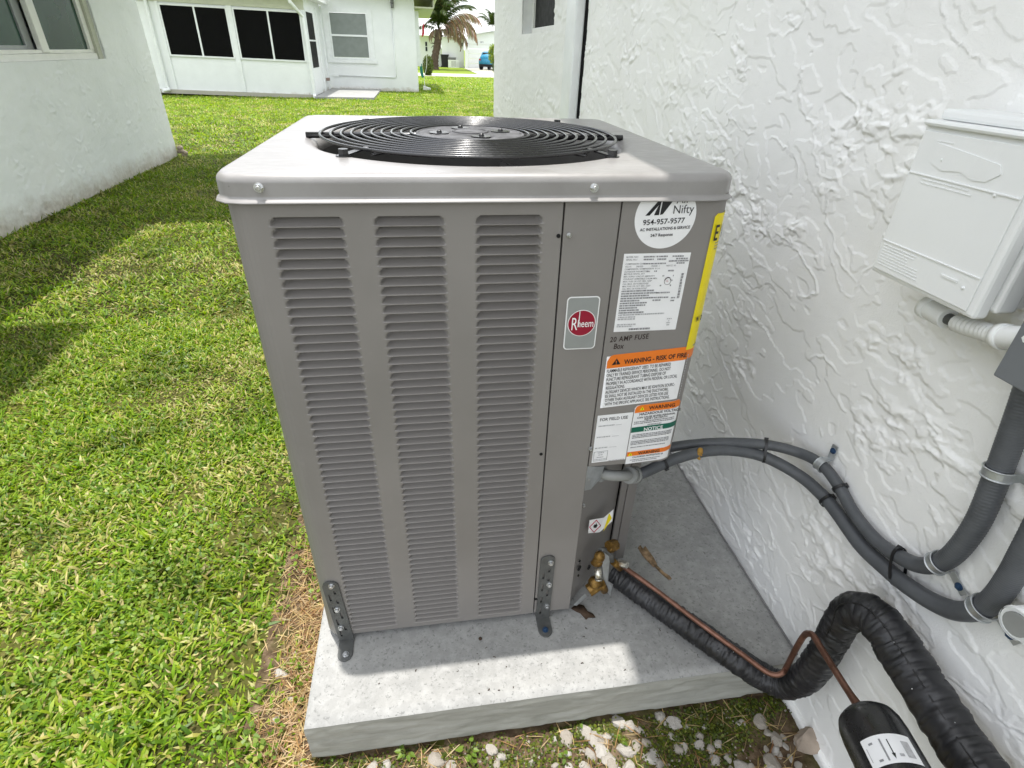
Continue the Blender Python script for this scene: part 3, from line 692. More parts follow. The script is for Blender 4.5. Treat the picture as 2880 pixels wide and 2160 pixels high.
def bars(rows, mat, parent, off=.0021):
    """tiny print too small to read: broken lines of ink"""
    b = MB()
    for x0, x1, z, h, tilt in rows:
        x = x0
        while x < x1-.0005:
            w = min(random.uniform(.0012, .0055), x1-x)
            dz = tilt*(x-x0); pa = contour(x, off); pb = contour(x+w, off); dw = tilt*w
            b.add([(*pa, z+dz), (*pb, z+dz+dw), (*pb, z+h+dz+dw), (*pa, z+h+dz)], [(0, 1, 2, 3)]); x += w+random.uniform(.0004, .0011)
    return part('small_print', b, mat, parent)
def ring_poly(cx, cz, r, n=40): return [(cx+r*math.cos(2*PI*k/n), cz+r*math.sin(2*PI*k/n)) for k in range(n)]

# badge
def rr(cx, cz, hx, hz, r, n=6): return [(cx+x, cz+z) for x, z in rrect(hx, hz, r, n)]
bd = flat('brand_badge', rr(.153, .9145, .0282, .0488, .007), 'whiteink', ac, .0012)
flat('badge_field', rr(.153, .9145, .0262, .0468, .0055), 'labelgrey', bd, .0017)
flat('badge_ring', ring_poly(.1530, .9155, .0243), 'whiteink', bd, .0021); flat('badge_disc', ring_poly(.1530, .9155, .0231), 'red', bd, .0024)
text('R', .1345, .9035, .033, bd, 'whiteink', .0, .0028, 0, .58); text('heem', .1455, .9085, .0195, bd, 'whiteink', 0, .0028, .0001, .66)
b = MB(); b.add([(.1468, FY-.0028, .909), (.1487, FY-.0028, .909), (.1487, FY-.0028, .9385), (.1475, FY-.0028, .9375)], [(0, 1, 2, 3)]); part('lettering', b, 'whiteink', bd)
# round service sticker
st = flat('service_sticker', ring_poly(.2700, 1.0905, .0495, 56), 'label', cover, .0013)
tl = .045
text('954-957-9577', .2345, 1.0785, .0118, st, 'ink', tl, .002, .00028, 1.02); text('AC INSTALLATIONS & SERVICE', .2315, 1.0690, .0064, st, 'ink', tl, .002, .00022, .93)
text('24/7 Response', .2500, 1.0600, .0066, st, 'ink', tl, .002, .00022, .94); text('Nifty', .2800, 1.0955, .0185, st, 'ink', tl, .002, -.0001, .92); text('Air', .2835, 1.1110, .0185, st, 'ink', tl, .002, -.0001, .92)
for pl in ([(.2365, 1.0930), (.2435, 1.0932), (.2625, 1.1170), (.2560, 1.1172)], [(.2505, 1.0935), (.2585, 1.0938), (.2590, 1.1168), (.2525, 1.1000)], [(.2600, 1.0940), (.2645, 1.0950), (.2790, 1.1172), (.2612, 1.1172)]):
    flat('emblem', pl, 'ink', st, .0019)
# rating plate
rt = plate('rating_plate', .2115, .3240, .8960, 1.0335, 'label', cover, .0013)
X0 = .2155; rows = [('MODEL NO./', 1.0270), ('SERIAL NO./', 1.0225), ('COMPRESSOR CODE', 1.0155), ('VOLTS        208/230              PHASE  1           HERTZ  60', 1.0110), ('COMPRESSOR / COMPRESSEUR  R.L.A.', 1.0068), ('OUTDOOR FAN MOTOR', 1.0025), ('MOTEUR VENTIL. EXT.', .9985), ('MIN. SUPPLY CIRCUIT AMPACITY', .9942), ('COURANT ADMISSIBLE D\'ALIM. MIN.', .9900),
        ('MAX. FUSE OR CKT. BRK. SIZE*', .9858), ('CAL. MAX. DE FUSIBLE/DISJ*', .9816), ('MIN. FUSE OR CKT. BRK. SIZE*', .9774), ('CAL. MIN. DE FUSIBLE/DISJ*', .9732)]
for s, z in rows: text(s, X0, z, .0036, rt, 'greyink', .004, .002, .00008)
for px, z in ((.2445, 1.0270), (.2660, 1.0270), (.2930, 1.0270)): bars([(px, px+.019, z, .0024, 0)], 'greyink', rt)
bars([(.2450, .262, 1.0225, .0024, 0), (.268, .284, 1.0225, .0024, 0), (.300, .320, 1.0228, .0024, 0), (.288, .322, 1.0192, .0022, 0), (.246, .285, 1.0155, .0022, 0), (.302, .316, 1.0155, .0022, 0)], 'greyink', rt)
bars([(.253, .259, 1.0025, .0024, 0), (.266, .271, 1.0025, .0024, 0), (.290, .300, 1.0028, .0024, 0), (.282, .285, .9942, .0024, 0), (.300, .302, .9942, .0024, 0), (.299, .301, .9858, .0024, 0), (.280, .283, .9774, .0024, 0), (.298, .300, .9774, .0024, 0)], 'greyink', rt)
bars([(.2155, .2155+w, .9690-.0043*k, .0025, .004) for k, w in enumerate((.056, .062, .050, .060, .034, .047, .045, .031, .035, .045))]+[(.276, .300, .9647, .0025, 0), (.276, .299, .9562, .0025, 0), (.272, .286, .9515, .0025, 0), (.304, .311, .955, .0025, 0), (.304, .311, .950, .0025, 0)], 'greyink', rt)
bars([(.2155, .297, .9262, .0024, .01), (.2155, .246, .9222, .0024, 0), (.2155, .247, .9185, .0024, 0), (.2155, .250, .9085, .0022, 0), (.2155, .243, .9050, .0022, 0), (.304, .314, .9165, .002, 0), (.307, .309, .9125, .002, 0), (.304, .311, .909, .002, 0), (.305, .311, .905, .002, 0)], 'paleink', rt)
bars([(.238, .276, .8985, .0036, .004)], 'greyink', rt); bars([(.3145, .3185, z, .0042, 0) for z in np.arange(.955, .9955, .005)], 'greyink', rt)
b = MB(); b.tube([(.2925+.0055*math.cos(a), FY-.0022, .9860+.0062*math.sin(a)) for a in np.linspace(.9, 6.9, 26)], [.0003+.0004*(math.sin(a) > .3) for a in np.linspace(.9, 6.9, 26)], 5); part('pen_circle', b, 'marker', rt); text('15', .2895, .9845, .0042, rt, 'pink', 0, .002)
# marker note on the cover
text('20 AMP FUSE', .2070, .8765, .0140, cover, 'marker', .06, .0016, .00035, .80, shear=.12, space=1.12); text('Box', .2150, .8630, .0150, cover, 'marker', .0, .0016, .00035, .76, shear=.12)
# large fire warning
T = .070
fw = plate('warning_label', .2060, .3560, .7385, .8480, 'label', cover, .0013, T, label='white fire warning label with orange header')
plate('header', .2075, .3860, .8235, .8505, 'orange', fw, .0017, T, .012)
flat('warning_sign', [(.2165, .8305), (.2325, .8318), (.2243, .8440)], 'ink', fw, .0021); text('!', .2229, .8322, .0105, fw, 'orange', T, .0026, .0003)
text('WARNING - RISK OF FIRE', .2395, .8318, .0128, fw, 'ink', T, .0021, .00060, .80)
text('FLAMMABLE REFRIGERANT USED. TO BE REPAIRED\nONLY BY TRAINED SERVICE PERSONNEL. DO NOT\nPUNCTURE REFRIGERANT TUBING DISPOSE OF\nPROPERLY IN ACCORDANCE WITH FEDERAL OR LOCAL\nREGULATIONS.\nAUXILIARY DEVICES WHICH MAY BE IGNITION SOURC-\nES SHALL NOT BE INSTALLED IN THE DUCTWORK,\nOTHER THAN AUXILIARY DEVICES LISTED FOR USE\nWITH THE SPECIFIC APPLIANCE. SEE INSTRUCTIONS.', .2090, .8150, .0094, fw, 'ink', T, .0020, .00012, .565, line=.955)
bars([(.3585, .3605, z, .004, 0) for z in np.arange(.752, .842, .0055)], 'paleink', fw)
# field-use label
fl = plate('field_label', .2035, .2730, .6070, .7215, 'label', cover, .0013, .045)
text('FOR FIELD USE', .2085, .7085, .0098, fl, 'ink', .045, .002, .00015, .86); bars([(.2075, .2395, .6955, .0024, .05), (.2070, .2350, .6690, .0024, .05), (.2065, .2320, .6425, .0024, .05)], 'paleink', fl)
for a, c, z in ((.241, .254, .6975), (.237, .251, .6705), (.234, .250, .6440)): flat('rule', [(a, z), (c, z+.0006), (c, z+.0014), (a, z+.0008)], 'paleink', fl)
b = MB()
for a in (((.2060, .6115), (.2060, .6345)), ((.2060, .6345), (.2335, .6360)), ((.2335, .6360), (.2335, .6130)), ((.2335, .6130), (.2060, .6115))): b.tube([(a[0][0], FY-.002, a[0][1]), (a[1][0], FY-.002, a[1][1])], .0004, 4)
part('small_box', b, 'greyink', fl); bars([(.2135, .226, .6305, .0022, .05), (.2150, .224, .6255, .002, .05), (.2125, .227, .6195, .002, .05), (.2075, .2325, .6140, .0018, .05), (.2380, .2700, .6095, .0015, .05)], 'paleink', fl)
# hazard and notice label
T = .075
hz = plate('warning_label', .2745, .3660, .5975, .7395, 'label', cover, .0018, T, .006, label='tall warning and notice label wrapping round the corner')
plate('header', .2755, .3680, .7225, .7395, 'orange', hz, .0022, T, .008)
def tri(x, z, s): flat('warning_sign', [(x-s, z-s*.8), (x+s, z-s*.8+.0005), (x, z+s)], 'yellow', hz, .0026); flat('mark', [(x-.0005, z-s*.45), (x+.0005, z-s*.45), (x+.0004, z+s*.45), (x-.0004, z+s*.45)], 'ink', hz, .0030)
tri(.2890, .7322, .0048); text('WARNING', .3030, .7290, .0112, hz, 'ink', T, .0026, .0004, .95)
text('HAZARDOUS VOLTAGE', .2855, .7165, .0080, hz, 'ink', T, .0025, .0003, .96); text('CAN CAUSE SEVERE PERSONAL\nINJURY OR DEATH.', .3205, .7120, .0058, hz, 'ink', T, .0025, .0002, .94, align='CENTER', line=.85)
bars([(.2775, .358, .7000-.0040*k, .0022, T) for k in (0, 1)]+[(.3055, .334, .6925, .0022, T)], 'greyink', hz, .0026)
plate('band', .2747, .3690, .6760, .6885, 'green', hz, .0022, T); text('NOTICE', .3000, .6790, .0112, hz, 'whiteink', T, .0026, .0004, .95)
bars([(.279, .359, .6690-.0036*k, .0021, T) for k in range(3)]+[(.278, .356, .6530-.0036*k, .0021, T) for k in range(3)]+[(.279, .350, .6385, .0021, T)], 'greyink', hz, .0026)
plate('band', .2746, .3680, .6170, .6280, 'orange', hz, .0022, T); tri(.2815, .6225, .0048); text('WARNING', .2980, .6205, .0100, hz, 'ink', T, .0026, .0004, .92)
text('CALIFORNIA PROPOSITION 65', .2870, .6125, .0052, hz, 'ink', T, .0025, .0002, .90); bars([(.283, .346, .6065, .0018, T), (.288, .340, .6030, .0018, T)], 'greyink', hz, .0026)
# yellow energy guide on the right corner
yg = plate('energy_label', .3515, .4700, .8540, 1.0950, 'yellow', cover, .0020, -.02, .005)
for ch, t0, z0, sz in (('E', .3555, 1.0520, .036), ('N', .3725, 1.0520, .036), ('N', .3575, .9100, .013), ('O', .3665, .9100, .013)):
    am = (t0+sz*.18-.345)/.035; xx, yy = contour(t0, .0042); t_ = text(ch, xx, z0, sz, yg, 'ink', 0, 0, .0010, .60, y=yy); t_.rotation_euler = (PI/2, 0, am); flat('rule', [(.358, .9255), (.400, .9275), (.400, .9290), (.358, .9270)], 'ink', yg, .0026)
bars([(.364, .380, 1.046-.005*k, .002, 0) for k in range(3)]+[(.366, .382, .8585, .003, 0)], 'greyink', yg, .0026)
# flammable-gas sticker on the valve panel, half peeled
b = MB(); S = [(1654, 1500), (1658, 1463), (1698, 1456), (1686, 1497)]; pts = [q(x, y, Y) for (x, y), Y in zip(S, (.030, .030, .052, .050))]; F2 = [q(1726, 1432, .060), q(1722, 1466, .060)]
b.add(pts+F2, [(0, 3, 2, 1), (3, 5, 4, 2)]); gh = part('hazard_sticker', b, 'label', valve_panel)
def onq(u, v): return pts[0]*(1-u)*(1-v)+pts[3]*u*(1-v)+pts[1]*(1-u)*v+pts[2]*u*v+Vector((-.0006, -.0012, 0))
b = MB(); D = [(.5, .06), (.94, .5), (.5, .94), (.06, .5)]
for i in range(4): b.tube([onq(*D[i]), onq(*D[(i+1) % 4])], .0009, 5)
part('red_diamond', b, 'pink', gh)
b = MB(); b.add([onq(u, v) for u, v in ((.40, .40), (.62, .38), (.68, .55), (.60, .62), (.56, .74), (.50, .60), (.44, .66), (.36, .54))], [tuple(range(8))]); part('flame', b, 'ink', gh)
b = MB(); o_ = Vector((-.0008, -.0014, 0)); b.add([q(1697, 1494, .052)+o_, q(1721, 1456, .060)+o_, q(1714, 1440, .058)+o_], [(0, 1, 2)]); part('yellow_triangle', b, 'yellow', gh)

# ================================================================== HOLD-DOWN BRACKETS
def bracket(xt, xb, ztop, label, screws):
    r = empty('mounting_bracket', (xb, -.03, .13), label, 'bracket', 'steel brackets fixing the unit to the pad')
    w = .0165; xc = lambda z: xb+(xt-xb)*(z-.13)/(ztop-.13); b = MB(); zs = [.1335]; k = 0; holes = []
    # plate with two staggered rows of slots
    xsb = [-w, -.0095, -.0052, .0030, .0078, w]; zb = [.1335]+list(np.arange(.150, ztop-.030, .0105))+[ztop-.016]
    for i in range(len(zb)-1):
        for j in range(5):
            slot = (j == 1 and i % 4 in (1, 2)) or (j == 3 and (i+2) % 4 in (1, 2) and (i//2) % 3 != 2)
            if slot and 0 < i < len(zb)-2:
                continue
            for y, fl in ((-.0004, 0), (.0032, 1)):
                f = [(xc(zb[i])+xsb[j], y, zb[i]), (xc(zb[i])+xsb[j+1], y, zb[i]), (xc(zb[i+1])+xsb[j+1], y, zb[i+1]), (xc(zb[i+1])+xsb[j], y, zb[i+1])]
                b.add(f, [(0, 1, 2, 3) if not fl else (3, 2, 1, 0)])
    z1 = zb[-1]; c = xc(z1); b.prism([(c+w*math.cos(a), z1+w*.95*math.sin(a)) for a in np.linspace(0, PI, 14)], -.0004, .0032, lambda x, z, d: (x, d, z))
    for s in (-w, w):
        b.add([(xc(.1335)+s, -.0004, .1335), (xc(.1335)+s, .0032, .1335), (c+s, .0032, z1), (c+s, -.0004, z1)], [(0, 1, 2, 3)])
    part('strap', b, 'bracket', r)
    b = MB(); b.prism([(xb-w, .0032), (xb-w, -.034)]+[(xb+w*math.cos(a), -.034+w*1.05*math.sin(a)) for a in np.linspace(PI, 2*PI, 14)]+[(xb+w, -.034), (xb+w, .0032)], .1305, .1340, lambda x, y, d: (x, y, d)); part('foot', b, 'bracket', r, .0012)
    for px, py in screws: hexscrew('screw', at(px, py, Y=-.001), r, .0052)
    return r
br1 = bracket(-.340, -.3295, .338, 'dark slotted steel bracket at the left front corner of the condenser', ((932, 1647), (948, 1713), (959, 1764)))
br2 = bracket(.1318, .1310, .350, 'dark slotted steel bracket under the narrow right-hand post of the condenser', ((1549, 1582), (1544, 1643), (1538, 1704)))
hexscrew('anchor_screw', (-.3275, -.036, .134), br1, .0058, (0, 0, 1), 'zinc'); hexscrew('anchor_screw', (.131, -.034, .134), br2, .0058, (0, 0, 1), 'blue')

# ================================================================== CONDUITS ON THE WALL
def pxpath(L):
    """(px, py, held axis, value) -> points"""
    return [at(x, y, **{ax: v}) for x, y, ax, v in L]
A_ = pxpath([(1800, 1283, 'X', .36), (1892, 1257, 'X', .43), (2019, 1245, 'X', .52), (2147, 1250, 'X', .61), (2243, 1272, 'X', .665), (2307, 1304, 'X', .678), (2352, 1356, 'X', .682), (2403, 1445, 'X', .682), (2467, 1522, 'X', .682), (2531, 1566, 'X', .682), (2584, 1589, 'X', .682), (2630, 1586, 'X', .680), (2684, 1556, 'X', .678), (2748, 1470, 'X', .676), (2799, 1352, 'X', .676), (2837, 1250, 'X', .676), (2878, 1135, 'X', .676), (2930, 980, 'X', .674), (2960, 900, 'X', .672)])
B_ = pxpath([(1770, 1340, 'X', .315), (1808, 1330, 'X', .345), (1892, 1293, 'X', .415), (1968, 1272, 'X', .475), (2051, 1266, 'X', .54), (2147, 1284, 'X', .61), (2243, 1334, 'X', .662), (2307, 1387, 'X', .678), (2352, 1439, 'X', .682), (2422, 1534, 'X', .682), (2499, 1605, 'X', .682), (2556, 1650, 'X', .682), (2626, 1694, 'X', .682), (2690, 1718, 'X', .680), (2752, 1714, 'X', .678), (2799, 1682, 'X', .676), (2844, 1620, 'X', .675), (2882, 1550, 'X', .675), (2960, 1400, 'X', .675)])
def conduit(name, P, r0, r1, split, ribk, label):
    root = empty(name, P[0], label, 'conduit', 'flexible conduits looping along the wall')
    S = spline(P, 14); n = len(S); k0 = int(split*n)
    R = [r0+(r1-r0)*float(sstep(.30, .78, np.array(i/n))) for i in range(n)]
    b = MB(); b.tube(S[:k0+1], R[:k0+1], 14); part('smooth_tube', b, 'conduit', root)
    fine = []; fr = []
    for i in range(k0, n-1):
        for t in range(4): fine.append(S[i].lerp(S[i+1], t/4)); fr.append((R[i]*(1-t/4)+R[i+1]*t/4)*(1.02+.017*math.cos(2*PI*len(fr)/ribk)))
    b = MB(); b.tube(fine, fr, 14); part('ribbed_tube', b, 'conduit', root)
    return root, S, R
ca, SA, RA = conduit('conduit', A_, .0112, .0155, .62, 4, 'upper grey flexible conduit curving from the condenser up the white wall')
cb, SB, RB = conduit('conduit', B_, .0125, .0155, .77, 4, 'lower grey flexible conduit with an amber drip, sagging along the white wall')
def near(S, px, py):
    x, y, z = project(np.array([tuple(p) for p in S])); i = int(np.argmin((x-px)**2+(y-py)**2)); return i, S[i], (S[min(i+1, len(S)-1)]-S[max(i-1, 0)]).normalized()
# amber drip on the lower conduit
i, p, t = near(SB, 1970, 1272); b = MB(); u = Vector((0, -.7, .7)).cross(t).normalized(); w = Vector((-.35, -.75, .35)).normalized()
for k in range(9):
    f = k/8; b.ball(p+w*RB[i]*.80+Vector((random.uniform(-.004, .004)*(1-f*.6), 0, .009-.024*f)), .0062*(1-.45*f), 0, 8)
part('dried_drip', b, 'foam', cb)
# grey elbow fitting at the unit
el = empty('conduit_fitting', (.29, .05, .525), 'pale grey elbow fitting under the labelled cover', 'fitting')
b = MB(); Pf = pxpath([(1690, 1330, 'Y', .045), (1712, 1336, 'Y', .030), (1745, 1338, 'Y', .028), (1775, 1336, 'X', .315)])
b.tube(spline(Pf, 8), .0115, 14); part('elbow', b, 'pvcgrey', el)
d = (Pf[3]-Pf[2]).normalized(); b = MB(); b.cyl(Pf[3]-d*.012, Pf[3]+d*.004, .0185, 20); b.cyl(Pf[3]+d*.0055, Pf[3]+d*.020, .0190, 20); b.cyl(Pf[3]+d*.003, Pf[3]+d*.007, .0172, 20); part('collar', b, 'pvcgrey', el)
d = (Pf[0]-Pf[1]).normalized(); b = MB(); b.cyl(Pf[0]-d*.004, Pf[0]+d*.010, .0185, 20); part('collar', b, 'pvcgrey', el)
# cable ties
def tie(px, py, S1, R1, S2=None, R2=None, label='', tail=True):
    i, p, t = near(S1, px, py); b = MB()
    if S2 is None: c = p; rx = R1[i]*1.12; ry = rx; ax = t.orthogonal().normalized(); ay = t.cross(ax)
    else:
        j, p2, t2 = near(S2, px, py); c = (p+p2)/2; ax = (p2-p).normalized(); ax = (ax-t*ax.dot(t)).normalized(); ay = t.cross(ax); rx = (p2-p).length/2+R1[i]*1.1; ry = R1[i]*1.15
    loop = []
    for k in range(28):
        a = 2*PI*k/28; ca_, sa_ = math.cos(a), math.sin(a)
        loop.append(c+ax*math.copysign(abs(ca_)**.75, ca_)*rx+ay*math.copysign(abs(sa_)**.75, sa_)*ry)
    vs = []
    for L in loop:
        o = (L-c).normalized()*.0014
        vs += [L-t*.0028, L+t*.0028, L+t*.0028+o, L-t*.0028+o]
    fs = []
    for k in range(28):
        for m in range(4): fs.append((k*4+m, k*4+(m+1) % 4, ((k+1) % 28)*4+(m+1) % 4, ((k+1) % 28)*4+m))
    b.add(vs, fs)
    h = c-ax*rx; tov = (Vector(CAM)-h).normalized()
    b.cyl(h-t*.004, h+t*.004, .0045, 4, sm=False)
    o = part('cable_tie', b, 'tie'); tag(o, label, 'cable tie', 'black cable ties holding the conduits'); return o
tie(2153, 1262, SA, RA, SB, RB, 'black cable tie round both conduits at the top of their arch')
tie(2352, 1380, SA, RA, None, None, 'black cable tie round the upper conduit only, below the first metal clamp')
tie(2330, 1405, SB, RB, None, None, 'black cable tie round the lower conduit, beside the first metal clamp')
tie(2528, 1595, SA, RA, SB, RB, 'black cable tie round both conduits where they part near the bottom')
tie(1866, 1303, SB, RB, None, None, 'black cable tie round the lower conduit next to the grey fitting')
# metal clamps
def clamp(px, py, S, R, side, label, long=.034):
    i, p, t = near(S, px, py); root = empty('pipe_clamp', p, label, 'clamp', 'metal clamps fixing the conduits to the wall')
    r = R[i]*1.10; out = Vector((-1, 0, 0)); out = (out-t*out.dot(t)).normalized(); ay = t.cross(out).normalized()
    if ay.dot(Vector(side)) < 0: ay = -ay
    hw = .0068; b = MB(); vs = []; n = 18; sec = []
    for k in range(n+1):
        a = PI*1.16*k/n-PI*.08; sec.append(p+ay*math.cos(a)*r*-1+out*math.sin(a)*r)
    base_ = p+ay*(r+.001); base_.x = WX-.006
    sec += [base_, base_+ay*long*.5, base_+ay*long]
    for k, c in enumerate(sec):
        v = c-p; o = (v.normalized() if k <= n else Vector((-1, 0, 0)))*.0016
        vs += [c-t*hw, c+t*hw, c+t*hw+o, c-t*hw+o]
    fs = [(k*4+m, k*4+(m+1) % 4, (k+1)*4+(m+1) % 4, (k+1)*4+m) for k in range(len(sec)-1) for m in range(4)]+[(len(sec)*4-4, len(sec)*4-3, len(sec)*4-2, len(sec)*4-1)]
    b.add(vs, fs); part('strap', b, 'galv', root)
    b = MB()
    for s in (-1, 1):
        b.tube([c+t*hw*s+((c-p).normalized() if k <= n else Vector((-1, 0, 0)))*.0018 for k, c in enumerate(sec[:n+1])], .0013, 6)
    part('strap_edge', b, 'galv', root)
    hexscrew('screw', base_+ay*long*.62+Vector((-.0015, 0, 0)), root, .0052, (-1, 0, 0), 'blue', True, .004)
clamp(2310, 1306, SA, RA, (0, 0, 1), 'metal pipe clamp with its tab upwards on the upper conduit, beside the wall lumps')
clamp(2640, 1583, SA, RA, (0, -.3, -1), 'metal pipe clamp at the low point of the upper conduit')
clamp(2762, 1708, SB, RB, (0, -.3, -1), 'metal pipe clamp at the low point of the lower conduit')
clamp(2808, 1330, SA, RA, (0, -1, -.2), 'metal pipe clamp on the rising end of the upper conduit')

# ================================================================== WHITE WALL BOX, GREY CABINET, PVC STUB
bx_ = empty('breaker_box', (.66, -.15, 1.12), 'white painted disconnect box with a hinged lid screwed to the stucco wall', 'electrical box')
by0, by1, bz0, bz1, bxf = -.245, -.052, 1.016, 1.236, .605
b = MB(); b.box(bxf+.030, WX+.002, by0+.012, by1-.010, bz0+.006, bz1-.006); part('body', b, 'boxwhite', bx_, .005)
b = MB(); b.box(bxf+.005, bxf+.028, by0, by1, bz0, bz1+.002); lid = part('lid', b, 'boxwhite', bx_, .005)
b = MB(); b.box(bxf+.0285, bxf+.060, by0-.006, by0+.011, bz0+.010, bz1); b.box(bxf+.012, bxf+.075, by0+.004, by1-.012, bz1+.0025, bz1+.016); b.box(bxf-.003, bxf+.030, by0-.003, by1-.002, bz1-.006, bz1+.0022); part('lid_hood', b, 'boxwhite', bx_, .006)
b = MB(); b.box(bxf+.002, bxf+.0048, by0+.012, by1-.006, bz0+.008, bz1-.012); pl_ = part('notice_panel', b, 'boxwhite', lid, .001)
for z in (bz1-.068, bz0+.052): b = MB(); b.box(bxf+.0004, bxf+.0019, by0+.012, by1-.006, z, z+.0015); part('raised_rule', b, 'boxwhite', lid)
b = MB(); vs = []
pk = [(-.085, 1.212), (-.150, 1.205), (-.190, 1.200), (-.196, 1.190), (-.180, 1.178), (-.160, 1.176), (-.140, 1.183), (-.110, 1.179), (-.090, 1.186)]
b.prism(pk, bxf+.0019, bxf+.0008, lambda y, z, d: (d, y, z)); part('paint_peel', b, 'boxwhite', lid)
for y, z in ((-.200, 1.166), (-.216, 1.050), (-.105, 1.192)): b = MB(); b.ball((bxf+.002, y, z), .0026, 0, 8); part('paint_bump', b, 'boxwhite', lid)
b = MB()
def etched(rows, y_l):
    for z, a, c in rows:
        y = a
        while y > c:
            w = random.uniform(.003, .010); b.box(bxf+.0011, bxf+.0019, y-w, y, z, z+.0013); y -= w+.0016
etched([(bz0+.046-.0042*k, -.064, -.064-random.uniform(.05, .085)) for k in range(8)]+[(1.163-.005*k, -.085, -.16-.01*random.random()) for k in range(2)]+[(1.213, -.085, -.11), (1.207, -.085, -.105)], 0)
b.box(bxf+.0005, bxf+.0019, -.205, -.178, bz0+.037, bz0+.040)
stuff(part('embossed_text', b, 'boxwhite', lid))
b = MB(); b.box(bxf+.03, bxf+.034, by1-.0095, by1-.0065, bz0, bz1); part('hinge', b, 'boxwhite', bx_)
cf = empty('flexible_pipe', (.66, -.15, 1.0), 'short ribbed white pipe below the wall box, joined by couplings', 'pipe')
Pc = [at(2603, 862, X=.662), at(2660, 893, X=.657), at(2705, 913, X=.653), at(2765, 931, X=.648), at(2815, 946, X=.643), at(2875, 952, X=.635), at(2960, 950, X=.625)]
Sx = spline(Pc, 14); b = MB(); b.tube(Sx[24:58], [.0120*(1+.09*math.cos(k*2*PI/3)) for k in range(34)], 14); part('ribbed_tube', b, 'white', cf)
b = MB(); b.tube(Sx[0:17], .0155, 18); b.cyl(Sx[0], Sx[4], .0170, 18); part('coupling', b, 'white', cf)
b = MB(); b.tube(Sx[16:26], .0085, 14); part('neck', b, 'bracket', cf)
b = MB(); b.tube(Sx[55:], .0160, 18); b.cyl(Sx[55], Sx[60], .0175, 18); part('coupling', b, 'white', cf)
gc = empty('grey_cabinet', (.66, -.33, .98), 'grey metal cabinet at the edge of the photo below the white box', 'cabinet')
c = at(2791, 1055, X=.615)
b = MB(); b.box(.621, .697, c.y-.22, c.y-.004, c.z+.003, c.z+.19); part('cabinet_body', b, 'boxgrey', gc, .003)
b = MB(); b.box(.615, .6205, c.y-.222, c.y, c.z, c.z+.193); part('cabinet_door', b, 'boxgrey', gc, .002)
b = MB(); c = at(2886, 1752, X=.668); b.tube([(WX, c.y, c.z), (.654, c.y, c.z)], .022, 24); b.tube([(.656, c.y, c.z), (.651, c.y, c.z)], [.024, .022], 24, caps=False)
pv = part('pipe_stub', b, 'white'); tag(pv, 'white plastic pipe stub sticking out of the wall at the photo edge', 'pipe')
b = MB(); b.cyl((.6535, c.y, c.z), (.6505, c.y, c.z), .0165, 20); part('pipe_bore', b, 'pvcgrey', pv)

# ================================================================== LINE SET, COPPER, FILTER DRIER
HOSE = [(1722, 1608, 'Z', .178), (1780, 1650, 'Z', .170), (1850, 1700, 'Z', .166), (1925, 1752, 'Z', .166), (2000, 1805, 'Z', .166), (2075, 1857, 'Z', .158), (2140, 1900, 'X', .585), (2205, 1925, 'X', .62), (2265, 1905, 'X', .630), (2315, 1840, 'X', .632), (2352, 1773, 'X', .634), (2390, 1722, 'X', .636), (2440, 1722, 'X', .640), (2490, 1768, 'X', .644), (2528, 1825, 'X', .645), (2580, 1905, 'X', .645), (2642, 2003, 'X', .642), (2712, 2108, 'X', .638), (2790, 2215, 'X', .632), (2880, 2340, 'X', .63), (2950, 2440, 'X', .63)]
HP_ = pxpath(HOSE); HS = spline(HP_, 26); n = len(HS); HR = []
for i in range(n):
    f = i/n; r = .0295 if f < .50 else .0295+.0065*min(1, (f-.50)/.18)
    w = .0005*math.sin(i*1.35+2*math.sin(i*.31)) if f < .55 else .0030*float(pnoise(np.array(i*.13), np.array(.5), 330))
    HR.append(r+w)
hose = empty('insulated_pipe', HP_[0], 'thick black insulated refrigerant pipe snaking over the pad and up the wall', 'pipe')
# wrinkled skin: radius varies round as well as along
b = MB(); na = 26; vs = []; prev = None
for i, p in enumerate(HS):
    t = (HS[min(i+1, n-1)]-HS[max(i-1, 0)]).normalized()
    u = t.orthogonal().normalized() if prev is None else (prev-t*prev.dot(t)).normalized()
    prev = u; w = t.cross(u); f = i/n
    for j in range(na):
        a = 2*PI*j/na; g1 = float(pnoise(np.array(i*(.27 if f < .55 else .085)+.75*math.sin(a)+.3*math.sin(2*a)), np.array(a*.7+i*.05), 300)); g2 = float(pnoise(np.array(i*(.28 if f < .55 else .055)+.9*math.sin(a+1)), np.array(a*1.1), 310))
        cut = (1-float(sstep(.0, .11, np.array(abs(g1)))))
        amp = .0044 if f < .55 else .0034
        vs.append(p+(u*math.cos(a)+w*math.sin(a))*(HR[i]-amp*cut-.0034*g2))
fs = [(i*na+j, i*na+(j+1) % na, (i+1)*na+(j+1) % na, (i+1)*na+j) for i in range(n-1) for j in range(na)]
b.add(vs, fs, 0, True); part('insulation', b, 'wrap', hose)
b = MB(); i0 = int(.50*n); seam = []
tv = Vector((-.62, -.2, .76)).normalized()
for i in range(i0, n):
    t = (HS[min(i+1, n-1)]-HS[max(i-1, 0)]).normalized(); o = (tv-t*tv.dot(t)).normalized(); seam.append(HS[i]+o*(HR[i]-.0004))
b.tube(seam, .0013, 6); part('seam', b, 'tie', hose)
b = MB()
for k in range(13):
    i = random.randrange(int(.05*n), int(.95*n)); t = (HS[i+1]-HS[i]).normalized(); o = Vector((random.uniform(-1, .2), random.uniform(-1, .3), random.uniform(.1, 1))); o = (o-t*o.dot(t)).normalized()
    b.ball(HS[i]+o*(HR[i]-.0004), random.uniform(.0005, .0011), 0, 6)
o = part('paint_speck', b, 'white', hose); o['kind'] = 'stuff'
